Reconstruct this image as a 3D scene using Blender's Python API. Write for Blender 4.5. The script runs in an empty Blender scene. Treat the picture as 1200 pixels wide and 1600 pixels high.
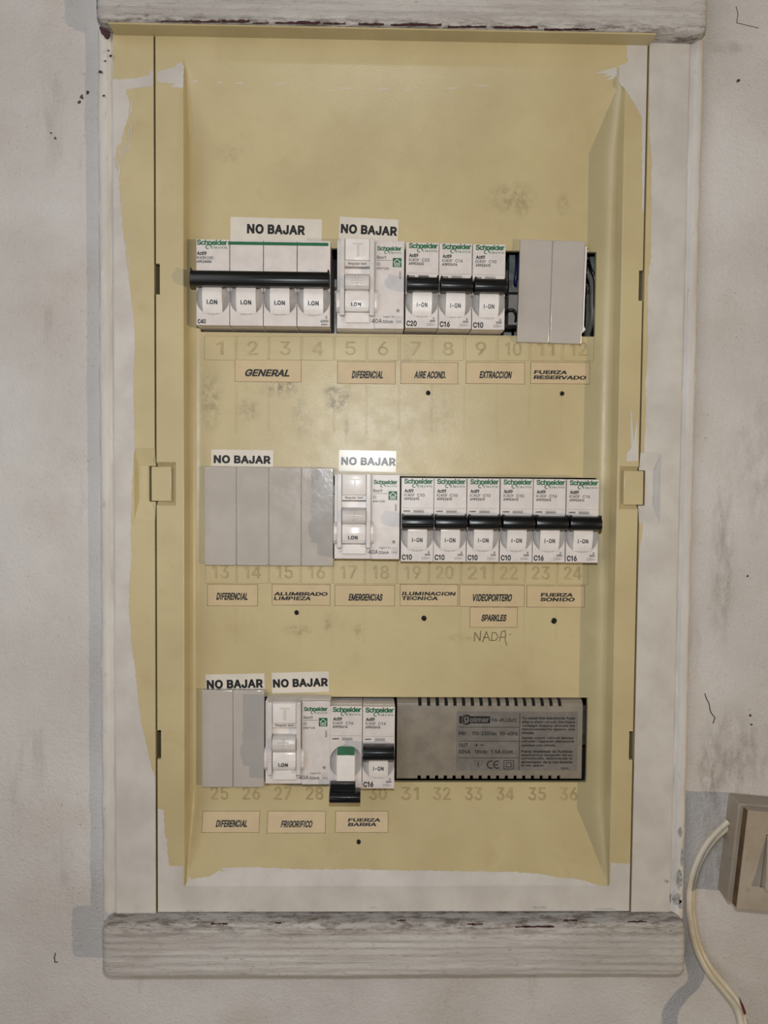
import bpy, bmesh, math, random
from mathutils import Vector, Matrix, noise

# ------------------------------------------------------------------ camera, light, exposure
S = 0.001            # everything below is laid out in millimetres
Z0 = 1500.0          # panel centre height above the (unseen) floor
F = 1200.0
RX, RY, RZ = 0.0386, -0.0192, 0.0085
CAM = Vector((-15.85, -415.25, 50.74))
scene = bpy.context.scene
col = scene.collection
def _rot():
    cx, sx, cy, sy, cz, sz = math.cos(RX), math.sin(RX), math.cos(RY), math.sin(RY), math.cos(RZ), math.sin(RZ)
    a = Matrix(((cz, -sz, 0), (sz, cz, 0), (0, 0, 1)))
    b = Matrix(((1, 0, 0), (0, cx, -sx), (0, sx, cx)))
    c = Matrix(((cy, 0, sy), (0, 1, 0), (-sy, 0, cy)))
    return a @ b @ c
RWC = (_rot() @ Matrix(((1, 0, 0), (0, 0, -1), (0, 1, 0)))).transposed()      # camera -> world
def V(x, y, z):
    return Vector((x * S, y * S, (z + Z0) * S))
cam_d = bpy.data.cameras.new('camera')
cam_d.sensor_fit = 'HORIZONTAL'; cam_d.sensor_width = 36.0; cam_d.lens = 36.0 * F / 1200.0
cam_d.clip_start = 0.01; cam_d.clip_end = 50
cam = bpy.data.objects.new('camera', cam_d); col.objects.link(cam)
ax, ay, az = RWC @ Vector((1, 0, 0)), -(RWC @ Vector((0, 1, 0))), -(RWC @ Vector((0, 0, 1)))
m = Matrix((ax, ay, az)).transposed().to_4x4(); m.translation = V(*CAM)
cam.matrix_world = m
scene.camera = cam

scene.view_settings.view_transform = 'Standard'
scene.view_settings.look = 'None'
scene.view_settings.gamma = 1.0
scene.view_settings.use_curve_mapping = False
scene.view_settings.exposure = 0.0

world = bpy.data.worlds.new('room_light'); scene.world = world
world.use_nodes = True
world.node_tree.nodes['Background'].inputs[0].default_value = (1.0, 0.97, 0.92, 1)
world.node_tree.nodes['Background'].inputs[1].default_value = 0.03

def light(name, kind, loc, power, color, radius=None, size=None, aim=None):
    d = bpy.data.lights.new(name, kind); d.energy = power; d.color = color
    if radius is not None: d.shadow_soft_size = radius * S
    if size is not None: d.shape = 'RECTANGLE'; d.size = size[0] * S; d.size_y = size[1] * S
    o = bpy.data.objects.new(name, d); col.objects.link(o); o.location = V(*loc)
    if aim is not None:
        o.rotation_euler = (V(*aim) - V(*loc)).to_track_quat('-Z', 'Y').to_euler()
    return o
# a bare bulb to the right of the panel, the phone's torch next to its lens, an added soft fill from the left front
light('bulb', 'POINT', (1750, -1370, -230), 62.0, (1.0, 0.79, 0.53), radius=20)
light('torch', 'POINT', (-14, -420, 96), 3.5, (0.94, 0.98, 1.0), radius=5)
light('left_fill_light', 'AREA', (-900, -1100, 350), 8.0, (1.0, 0.985, 0.985), size=(900, 1500), aim=(0, 0, 0))

def pix(px, py, y):
    """point of the plane Y=y (mm) that the photograph shows at px, py"""
    d = RWC @ Vector(((px - 600) / F, (py - 800) / F, 1))
    t = (y - CAM.y) / d.y
    return (CAM.x + d.x * t, CAM.z + d.z * t)
def pix_plane(px, py, p0, n):
    d = RWC @ Vector(((px - 600) / F, (py - 800) / F, 1))
    t = (Vector(p0) - CAM).dot(n) / d.dot(n)
    return CAM + d * t

WALL, FL = 7.0, 13.0       # depth of the wall and of the recessed cover floor; 0 is the cover's rim
rnd = random.Random(7)

# ------------------------------------------------------------------ materials
def lin(c):
    return tuple((v / 255 / 12.92) if v / 255 <= 0.04045 else ((v / 255 + 0.055) / 1.055) ** 2.4 for v in c) + (1,)
class NT:
    def __init__(s, name):
        s.m = bpy.data.materials.new(name); s.m.use_nodes = True
        s.t = s.m.node_tree; s.n = s.t.nodes; s.b = s.n['Principled BSDF']
    def link(s, a, b): s.t.links.new(a, b)
    def new(s, k, **kw):
        o = s.n.new(k)
        for a, v in kw.items(): setattr(o, a, v)
        return o
    def coord(s): 
        return s.new('ShaderNodeTexCoord').outputs['Object']
    def geo(s):
        g = s.new('ShaderNodeNewGeometry').outputs['Position']
        v = s.new('ShaderNodeVectorMath', operation='SUBTRACT'); s.link(g, v.inputs[0]); v.inputs[1].default_value = (0, 0, Z0 * S)
        w = s.new('ShaderNodeVectorMath', operation='SCALE'); s.link(v.outputs[0], w.inputs[0]); w.inputs['Scale'].default_value = 1 / S
        return w.outputs[0]          # millimetres
    def noise(s, vec, scale, detail=4, rough=0.55, stretch=None):
        if stretch:
            mp = s.new('ShaderNodeMapping'); s.link(vec, mp.inputs[0]); mp.inputs['Scale'].default_value = stretch; vec = mp.outputs[0]
        o = s.new('ShaderNodeTexNoise'); s.link(vec, o.inputs['Vector']); o.inputs['Scale'].default_value = scale
        o.inputs['Detail'].default_value = detail; o.inputs['Roughness'].default_value = rough
        return o.outputs[0]
    def ramp(s, fac, a, b, lo=0.0, hi=1.0):
        o = s.new('ShaderNodeMapRange'); o.interpolation_type = 'SMOOTHSTEP'; s.link(fac, o.inputs[0])
        o.inputs[1].default_value = a; o.inputs[2].default_value = b; o.inputs[3].default_value = lo; o.inputs[4].default_value = hi
        return o.outputs[0]
    def math(s, op, a, b=None):
        o = s.new('ShaderNodeMath', operation=op)
        for i, v in enumerate((a, b)):
            if v is None: continue
            if isinstance(v, (int, float)): o.inputs[i].default_value = v
            else: s.link(v, o.inputs[i])
        return o.outputs[0]
    def mix(s, fac, a, b):
        o = s.new('ShaderNodeMix', data_type='RGBA')
        if isinstance(fac, (int, float)): o.inputs[0].default_value = fac
        else: s.link(fac, o.inputs[0])
        for i, v in ((6, a), (7, b)):
            if isinstance(v, tuple): o.inputs[i].default_value = v
            else: s.link(v, o.inputs[i])
        return o.outputs[2]
    def sep(s, vec):
        o = s.new('ShaderNodeSeparateXYZ'); s.link(vec, o.inputs[0]); return o.outputs
    def spot(s, vec, x, z, rx, rz):
        """soft mask, 1 at (x, z) mm, 0 beyond the ellipse rx, rz"""
        a = s.new('ShaderNodeVectorMath', operation='SUBTRACT'); s.link(vec, a.inputs[0]); a.inputs[1].default_value = (x, 0, z)
        b = s.new('ShaderNodeVectorMath', operation='MULTIPLY'); s.link(a.outputs[0], b.inputs[0]); b.inputs[1].default_value = (1 / rx, 0, 1 / rz)
        c = s.new('ShaderNodeVectorMath', operation='LENGTH'); s.link(b.outputs[0], c.inputs[0])
        return s.ramp(c.outputs['Value'], 0.15, 1.0, 1.0, 0.0)
    def bump(s, h, strength, dist):
        o = s.new('ShaderNodeBump'); s.link(h, o.inputs['Height']); o.inputs['Strength'].default_value = strength
        o.inputs['Distance'].default_value = dist * S
        s.link(o.outputs[0], s.b.inputs['Normal']); return o
    def set(s, color=None, rough=None, metal=None, spec=None):
        if color is not None:
            if isinstance(color, tuple): s.b.inputs['Base Color'].default_value = color
            else: s.link(color, s.b.inputs['Base Color'])
        if rough is not None:
            if isinstance(rough, (int, float)): s.b.inputs['Roughness'].default_value = rough
            else: s.link(rough, s.b.inputs['Roughness'])
        if metal is not None: s.b.inputs['Metallic'].default_value = metal
        if spec is not None: s.b.inputs['Specular IOR Level'].default_value = spec
        return s.m

def plain(name, rgb, rough=0.45, vary=0.06, scale=0.15, metal=0.0, spec=0.5):
    n = NT(name); g = n.geo(); f = n.noise(g, scale, 5)
    dark = lin(tuple(v * (1 - vary * 1.6) for v in rgb)); lite = lin(tuple(min(255, v * (1 + vary)) for v in rgb))
    n.set(n.mix(n.ramp(f, 0.3, 0.7), dark, lite), rough, metal, spec)
    return n.m

def smudged(n, g, base, spots, tone, amount):
    nz = n.ramp(n.noise(g, 0.35, 6, 0.7), 0.38, 0.62)
    tot = None
    for (px, py, rx, rz, st) in spots:
        x, z = pix(px, py, FL)
        k = n.math('MULTIPLY', n.spot(g, x, z, rx, rz), st)
        tot = k if tot is None else n.math('MAXIMUM', tot, k)
    return n.mix(n.math('MULTIPLY', n.math('MULTIPLY', tot, nz), amount), base, tone)

YEL = (202, 184, 140)
def cover_mat():
    n = NT('yellowed_cover_plastic'); g = n.geo()
    big = n.ramp(n.noise(g, 0.018, 3), 0.3, 0.7)
    base = n.mix(big, lin((180, 164, 124)), lin((190, 175, 134)))
    blot = n.ramp(n.noise(g, 0.06, 6, 0.6), 0.52, 0.75)
    base = n.mix(n.math('MULTIPLY', blot, 0.30), base, lin((166, 143, 98)))
    green = n.ramp(n.noise(g, 0.09, 3, 0.6), 0.55, 0.8)
    base = n.mix(n.math('MULTIPLY', green, 0.22), base, lin((172, 165, 108)))
    sp = [(430, 604, 10, 4.5, 1.0), (452, 603, 4, 5, 1.0), (520, 612, 7, 7, .9), (528, 630, 10, 7, .9), (540, 622, 5, 10, .8), (541, 665, 2.2, 12, .55),
          (330, 625, 9, 22, .55), (388, 640, 9, 9, .5), (800, 310, 18, 12, .45), (815, 320, 7, 9, .45), (465, 985, 12, 4, .5),
          (512, 975, 3, 7, .5), (720, 997, 12, 3, .3), (560, 985, 3, 6, .5), (880, 320, 5, 9, .4), (690, 640, 12, 20, .25), (640, 560, 10, 14, .2),
          (360, 240, 12, 8, .25), (436, 610, 20, 6, .4), (470, 650, 8, 20, .3), (890, 1365, 5, 5, .4), (700, 1358, 4, 8, .4)]
    base = smudged(n, g, base, sp, lin((70, 58, 40)), 0.72)
    spk = n.ramp(n.noise(g, 0.55, 2, 0.5), 0.74, 0.80)
    base = n.mix(n.math('MULTIPLY', spk, 0.35), base, lin((110, 90, 55)))
    n.set(base, n.ramp(n.noise(g, 0.12, 3), 0.3, 0.7, 0.33, 0.40))
    n.bump(n.noise(g, 1.5, 3, 0.6), 0.20, 0.35)
    return n.m
def paint_mat():
    n = NT('white_brushed_paint'); g = n.geo()
    f = n.ramp(n.noise(g, 0.05, 5), 0.3, 0.7)
    base = n.mix(f, lin((183, 176, 169)), lin((197, 191, 184)))
    d = n.ramp(n.noise(g, 0.10, 6, 0.7), 0.58, 0.78)
    base = n.mix(n.math('MULTIPLY', d, 0.35), base, lin((128, 112, 92)))
    spk = n.ramp(n.noise(g, 0.45, 3, 0.6), 0.70, 0.76)
    base = n.mix(n.math('MULTIPLY', spk, 0.45), base, lin((90, 74, 60)))
    n.set(base, 0.5)
    n.bump(n.noise(g, 0.6, 5, 0.6, (1, 1, 0.35)), 0.35, 0.5)
    return n.m
def wall_mat():
    n = NT('whitewashed_plaster'); g = n.geo()
    f = n.ramp(n.noise(g, 0.012, 5), 0.3, 0.7)
    base = n.mix(f, lin((188, 182, 178)), lin((203, 199, 196)))
    warm = n.ramp(n.noise(g, 0.02, 4, 0.6), 0.45, 0.8)
    base = n.mix(n.math('MULTIPLY', warm, 0.35), base, lin((178, 164, 146)))
    spk = n.ramp(n.noise(g, 0.7, 5, 0.65), 0.63, 0.70)
    zone = n.ramp(n.noise(g, 0.02, 2), 0.40, 0.65)
    base = n.mix(n.math('MULTIPLY', n.math('MULTIPLY', spk, zone), 0.75), base, lin((96, 84, 74)))
    smear = n.ramp(n.noise(g, 0.03, 6, 0.6, (2.2, 1, 0.5)), 0.58, 0.8)
    base = n.mix(n.math('MULTIPLY', smear, 0.35), base, lin((134, 120, 106)))
    # darker grey-brown streaks on the right of the panel
    xx = None
    for (px, py, rx, rz, st) in ((1130, 880, 10, 70, .6), (1150, 1190, 28, 40, .7), (1110, 1220, 12, 45, .8), (1185, 720, 20, 60, .35), (1120, 1330, 12, 40, .6), (1140, 75, 20, 5, .5), (1060, 60, 8, 3, .4)):
        x, z = pix(px, py, WALL); k = n.math('MULTIPLY', n.spot(g, x, z, rx, rz), st); xx = k if xx is None else n.math('MAXIMUM', xx, k)
    nz = n.ramp(n.noise(g, 0.12, 6, 0.7, (1.6, 1, 0.6)), 0.35, 0.7)
    base = n.mix(n.math('MULTIPLY', n.math('MULTIPLY', xx, nz), 0.7), base, lin((104, 92, 78)))
    n.set(base, 0.85, spec=0.25)
    h = n.math('ADD', n.math('MULTIPLY', n.noise(g, 0.05, 6, 0.6), 2.2), n.math('ADD', n.noise(g, 0.34, 8, 0.72, (1, 1, 0.7)), n.math('MULTIPLY', n.ramp(n.noise(g, 0.8, 3, 0.6), 0.35, 0.75), 0.35)))
    n.bump(n.math('SUBTRACT', h, n.math('MULTIPLY', spk, 0.5)), 0.5, 1.0)
    return n.m
def wood_mat(name, grime_z, up):
    """white painted rough-sawn board with grime towards one long edge (grime_z: height of that edge)"""
    n = NT(name); g = n.geo(); z = n.sep(g)[2]
    f = n.ramp(n.noise(g, 0.04, 5, 0.6, (0.4, 1, 2)), 0.3, 0.7)
    base = n.mix(f, lin((186, 179, 173)), lin((206, 201, 196)))
    pit = n.ramp(n.noise(g, 0.45, 6, 0.72, (0.45, 1, 1.3)), 0.56, 0.68)
    base = n.mix(n.math('MULTIPLY', pit, 0.45), base, lin((112, 101, 92)))
    st = n.ramp(n.noise(g, 0.22, 8, 0.72, (0.16, 1, 2.4)), 0.53, 0.70)
    base = n.mix(n.math('MULTIPLY', st, 0.42), base, lin((140, 128, 112)))
    near = n.ramp(z, grime_z - (14 if up else 0), grime_z + (0 if up else 7), 0.0 if up else 1.0, 1.0 if up else 0.0)
    near = n.math('MULTIPLY', near, 1.0)
    g1 = n.ramp(n.noise(g, 0.24, 9, 0.78, (0.35, 1, 1.6)), 0.44, 0.62)
    base = n.mix(n.math('MULTIPLY', n.math('MULTIPLY', g1, near), 0.80), base, lin((84, 70, 52)))
    g2 = n.ramp(n.noise(g, 0.5, 8, 0.8, (0.4, 1, 1.4)), 0.59, 0.64)
    base = n.mix(n.math('MULTIPLY', n.math('MULTIPLY', g2, near), 0.9), base, lin((44, 30, 26)))
    spk = n.ramp(n.noise(g, 0.5, 4, 0.65, (0.7, 1, 1.2)), 0.69, 0.74)
    base = n.mix(n.math('MULTIPLY', spk, 0.7), base, lin((74, 62, 52)))
    n.set(base, 0.7, spec=0.3)
    n.bump(n.math('ADD', n.noise(g, 0.9, 8, 0.75, (0.35, 1, 1.2)), n.math('MULTIPLY', n.noise(g, 0.5, 5, 0.6, (0.08, 1, 1.3)), 0.8)), 0.85, 1.0)
    return n.m
def trim_mat():
    n = NT('white_painted_moulding'); g = n.geo()
    f = n.ramp(n.noise(g, 0.05, 5, 0.6, (1, 1, 0.3)), 0.3, 0.7)
    base = n.mix(f, lin((188, 181, 174)), lin((204, 199, 193)))
    d = n.ramp(n.noise(g, 0.22, 6, 0.7, (1, 1, 0.4)), 0.60, 0.74)
    base = n.mix(n.math('MULTIPLY', d, 0.5), base, lin((110, 94, 80)))
    n.set(base, 0.6, spec=0.35); n.bump(n.noise(g, 0.35, 5, 0.65, (1, 1, 0.5)), 0.45, 0.7)
    return n.m
def sticker_mat(name, a, rough):
    n = NT(name); g = n.geo(); f = n.ramp(n.noise(g, 0.12, 5), 0.3, 0.7)
    base = n.mix(f, lin(tuple(v * .965 for v in a)), lin(a))
    d = n.ramp(n.noise(g, 0.3, 5, 0.7), 0.62, 0.8)
    base = n.mix(n.math('MULTIPLY', d, 0.25), base, lin((140, 112, 84)))
    n.set(base, rough); return n.m
def blank_mat():
    n = NT('glossy_grey_plastic'); g = n.geo(); f = n.ramp(n.noise(g, 0.04, 4), 0.3, 0.7)
    n.set(n.mix(f, lin((174, 166, 158)), lin((180, 172, 164))), n.ramp(n.noise(g, 0.08, 5, 0.6), 0.35, 0.65, 0.14, 0.24))
    n.bump(n.noise(g, 0.12, 5, 0.6), 0.35, 0.6); return n.m
def switch_mat():
    n = NT('grubby_cream_plastic'); g = n.geo(); f = n.ramp(n.noise(g, 0.05, 5), 0.3, 0.7)
    base = n.mix(f, lin((152, 138, 121)), lin((164, 152, 137)))
    d = n.ramp(n.noise(g, 0.16, 6, 0.7), 0.55, 0.75)
    base = n.mix(n.math('MULTIPLY', d, 0.5), base, lin((122, 98, 70)))
    n.set(base, 0.45); n.bump(n.noise(g, 0.4, 4), 0.15, 0.5); return n.m
def cable_mat():
    n = NT('old_white_cable_sheath'); g = n.geo(); f = n.ramp(n.noise(g, 0.06, 5), 0.35, 0.65)
    base = n.mix(f, lin((188, 175, 150)), lin((206, 196, 178)))
    x, z = pix(1157, 1552, 0)
    nz = n.ramp(n.noise(g, 0.35, 5, 0.6), 0.38, 0.5)
    base = n.mix(n.math('MULTIPLY', n.ramp(n.spot(g, x, z, 7, 11), 0.1, 0.4), nz), base, lin((88, 34, 26)))
    n.set(base, 0.45); return n.m

M = dict(
    cover=cover_mat(), numeral=plain('yellowed_numeral', (168, 148, 106), 0.5, 0.05), paint=paint_mat(), wall=wall_mat(), trim=trim_mat(),
    white=plain('white_device_plastic', (209, 200, 195), 0.36, 0.02),
    white2=plain('bright_white_plastic', (222, 215, 210), 0.28, 0.015),
    rail=plain('pale_grey_plastic', (204, 197, 192), 0.34, 0.02), grey=plain('light_grey_plastic', (186, 180, 175), 0.40, 0.03),
    blank=blank_mat(),
    slot=plain('mid_grey_plastic', (150, 143, 138), 0.5, 0.03),  # mid grey for slots, windows and terminal parts
    black=plain('black_handle_plastic', (17, 17, 18), 0.33, 0.1),
    ink=plain('black_print', (14, 13, 13), 0.6, 0.05),
    softink=plain('grey_print', (84, 78, 76), 0.6, 0.05),
    palegrey=plain('pale_grey_print', (140, 134, 132), 0.6, 0.05),
    green=plain('green_print', (0, 92, 50), 0.5, 0.05),
    psu=plain('warm_grey_housing', (128, 119, 106), 0.5, 0.04),
    psu_label=plain('silver_grey_label', (116, 110, 104), 0.38, 0.05),
    paper=sticker_mat('aged_label_paper', (194, 172, 134), 0.5),
    tape=sticker_mat('white_label_tape', (212, 204, 192), 0.30),
    foil=sticker_mat('glossy_label_tape', (200, 192, 176), 0.27), gloss_ink=plain('glossy_black_print', (24, 22, 20), 0.32, 0.05),
    edge=plain('label_edge_grime', (138, 112, 78), 0.7, 0.1),
    dark=plain('shade_dark_interior', (26, 24, 22), 0.8, 0.1),  # near-black puts the shade inside the cabinet into the colour
    steel=plain('zinc_plated_steel', (150, 150, 145), 0.38, 0.06, metal=0.8),
    grey_sheath=plain('grey_cable_sheath', (120, 118, 112), 0.5, 0.05),
    blue_sheath=plain('blue_wire_insulation', (24, 28, 78), 0.4, 0.05),
    clear=plain('dusty_terminal_plastic', (112, 116, 112), 0.3, 0.1),
    switch=switch_mat(), switch_gap=plain('brown_stain_and_shade', (92, 66, 40), 0.6, 0.1), cable=cable_mat(),
    plaster=plain('bare_grey_plaster', (150, 148, 146), 0.85, 0.12, 0.6), chip=plain('dark_red_undercoat', (58, 22, 24), 0.6, 0.2, 0.6), crack=plain('crack_dirt', (70, 54, 46), 0.8, 0.1),
    pencil=plain('pencil_mark', (112, 96, 68), 0.7, 0.1), dot=plain('black_marker_ink', (9, 8, 7), 0.9, 0.05),
)

# ------------------------------------------------------------------ mesh helpers (all in mm)
class MB:
    def __init__(s): s.bm = bmesh.new(); s.mats = []; s.smooth = True
    def mi(s, mat):
        if mat not in s.mats: s.mats.append(mat)
        return s.mats.index(mat)
    def face(s, pts, mat):
        f = s.bm.faces.new([s.bm.verts.new(Vector(p)) for p in pts]); f.material_index = s.mi(mat); return f
    def take(s, other, mat):
        k = s.mi(mat); mp = {}
        for v in other.verts: mp[v] = s.bm.verts.new(v.co)
        for f in other.faces:
            try:
                g = s.bm.faces.new([mp[v] for v in f.verts]); g.material_index = k
            except ValueError: pass
        other.free()
    def box(s, x0, x1, y0, y1, z0, z1, mat, bev=0.0, seg=2, mtx=None, taper=None):
        b = bmesh.new()
        vs = [b.verts.new((x, y, z)) for x in (x0, x1) for y in (y0, y1) for z in (z0, z1)]
        for f in ((0, 1, 3, 2), (4, 6, 7, 5), (0, 4, 5, 1), (2, 3, 7, 6), (0, 2, 6, 4), (1, 5, 7, 3)): b.faces.new([vs[i] for i in f])
        if taper:                       # shrink the front (y0) face
            for v in vs:
                if v.co.y == y0:
                    v.co.x += taper if v.co.x == x0 else -taper
                    v.co.z += taper if v.co.z == z0 else -taper
        if bev: bmesh.ops.bevel(b, geom=b.edges[:], offset=bev, segments=seg, affect='EDGES', profile=0.5)
        bmesh.ops.recalc_face_normals(b, faces=b.faces[:])
        if mtx: b.transform(mtx)
        s.take(b, mat)
    def prism(s, poly, y0, y1, mat, bev=0.0, axis='y', mtx=None):
        """polygon in x,z pushed from y0 (front) to y1; axis='x': polygon in y,z pushed along x"""
        b = bmesh.new()
        mk = (lambda p, t: (p[0], t, p[1])) if axis == 'y' else (lambda p, t: (t, p[0], p[1]))
        A = [b.verts.new(mk(p, y0)) for p in poly]; B = [b.verts.new(mk(p, y1)) for p in poly]
        fa = b.faces.new(A); b.faces.new(B[::-1])
        n = len(poly)
        for i in range(n): b.faces.new((A[i], B[i], B[(i + 1) % n], A[(i + 1) % n]))
        if bev:
            ed = [e for e in fa.edges]
            if axis == 'x': ed = b.edges[:]
            bmesh.ops.bevel(b, geom=ed, offset=bev, segments=2, affect='EDGES', profile=0.5)
        bmesh.ops.triangulate(b, faces=[f for f in b.faces if len(f.verts) > 4])
        bmesh.ops.recalc_face_normals(b, faces=b.faces[:])
        if mtx: b.transform(mtx)
        s.take(b, mat)
    def tube(s, pts, r, mat, seg=10, caps=True):
        b = bmesh.new(); pts = [Vector(p) for p in pts]; rings = []
        up = Vector((0, 1, 0))
        for i, p in enumerate(pts):
            t = (pts[min(i + 1, len(pts) - 1)] - pts[max(i - 1, 0)]).normalized()
            u = t.cross(up)
            if u.length < 1e-4: u = t.cross(Vector((1, 0, 0)))
            u.normalize(); w = u.cross(t)
            rr = r[i] if isinstance(r, (list, tuple)) else r
            rings.append([b.verts.new(p + (u * math.cos(a) + w * math.sin(a)) * rr) for a in (2 * math.pi * k / seg for k in range(seg))])
        for A, B in zip(rings, rings[1:]):
            for k in range(seg): b.faces.new((A[k], A[(k + 1) % seg], B[(k + 1) % seg], B[k]))
        if caps: b.faces.new(rings[0][::-1]); b.faces.new(rings[-1])
        bmesh.ops.recalc_face_normals(b, faces=b.faces[:])
        s.take(b, mat)
    def strip(s, pts, width, mat, y):
        """flat ribbon of ink along x,z points at depth y"""
        y_top = y
        for i, (a, c) in enumerate(zip(pts, pts[1:])):
            y = y_top - (i % 4) * .006; a, c = Vector((a[0], 0, a[1])), Vector((c[0], 0, c[1])); d = (c - a)
            if d.length < 1e-6: continue
            d.normalize(); q = Vector((d.z, 0, -d.x)) * width / 2; e = d * width * .3
            f = s.face([Vector((p.x, y, p.z)) for p in (a - q - e, c - q + e, c + q + e, a + q - e)], mat)
            f.normal_update()
            if f.normal.y > 0: f.normal_flip()
    def disc(s, x, z, rx, rz, y, mat, n=24, wob=0.0, rr=None):
        f = s.face([(x + rx * math.cos(a) * (1 + wob * (rr or rnd).uniform(-1, 1)), y, z + rz * math.sin(a) * (1 + wob * (rr or rnd).uniform(-1, 1))) for a in (2 * math.pi * k / n for k in range(n))], mat)
        f.normal_update()
        if f.normal.y > 0: f.normal_flip()
    def ring(s, x, z, r0, r1, y, mat, n=28, a0=0, a1=2 * math.pi):
        for k in range(n):
            a, c = a0 + (a1 - a0) * k / n, a0 + (a1 - a0) * (k + 1) / n
            f = s.face([(x + r * math.cos(t), y, z + r * math.sin(t)) for r, t in ((r0, a), (r1, a), (r1, c), (r0, c))], mat)
            f.normal_update()
            if f.normal.y > 0: f.normal_flip()
    def text(s, string, x0, x1, z0, z1, y, mat, bold=0.0, shear=0.0, space=1.0, rot=0.0, fn=None, depth=0.0, bounds=None):
        vs, fs = glyphs(string, bold, shear, space)
        bx0, bx1 = min(v[0] for v in vs), max(v[0] for v in vs)
        bz0, bz1 = (min(v[1] for v in vs), max(v[1] for v in vs)) if bounds is None else bounds
        cx, cz = (x0 + x1) / 2, (z0 + z1) / 2; ca, sa = math.cos(rot), math.sin(rot); k = s.mi(mat)
        out = []
        for (a, c, l) in vs:
            px = x0 + (a - bx0) / (bx1 - bx0) * (x1 - x0) - cx; pz = z0 + (c - bz0) / (bz1 - bz0) * (z1 - z0) - cz
            q = (cx + px * ca - pz * sa, cz + px * sa + pz * ca)
            out.append((Vector((q[0], y, q[1])) if fn is None else Vector(fn(q[0], q[1]))) - Vector((0, 0 if depth else l, 0)))
        b = bmesh.new(); bv = [b.verts.new(p) for p in out]
        for f in fs:
            try: b.faces.new([bv[i] for i in f])
            except ValueError: pass
        if depth:
            r = bmesh.ops.extrude_face_region(b, geom=b.faces[:])
            bmesh.ops.translate(b, verts=[e for e in r['geom'] if isinstance(e, bmesh.types.BMVert)], vec=(0, -depth, 0))
            bmesh.ops.recalc_face_normals(b, faces=b.faces[:])
        s.take(b, mat)
    def build(s, name, parent=None, angle=22):
        me = bpy.data.meshes.new(name)
        for f in s.bm.faces: f.smooth = s.smooth
        s.bm.to_mesh(me); s.bm.free()
        me.transform(Matrix.Scale(S, 4))
        for mt in s.mats: me.materials.append(mt)
        me.set_sharp_from_angle(angle=math.radians(angle))
        o = bpy.data.objects.new(name, me); col.objects.link(o)
        if parent is not None: o.parent = parent
        else: o.location = (0, 0, Z0 * S)
        return o

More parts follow.
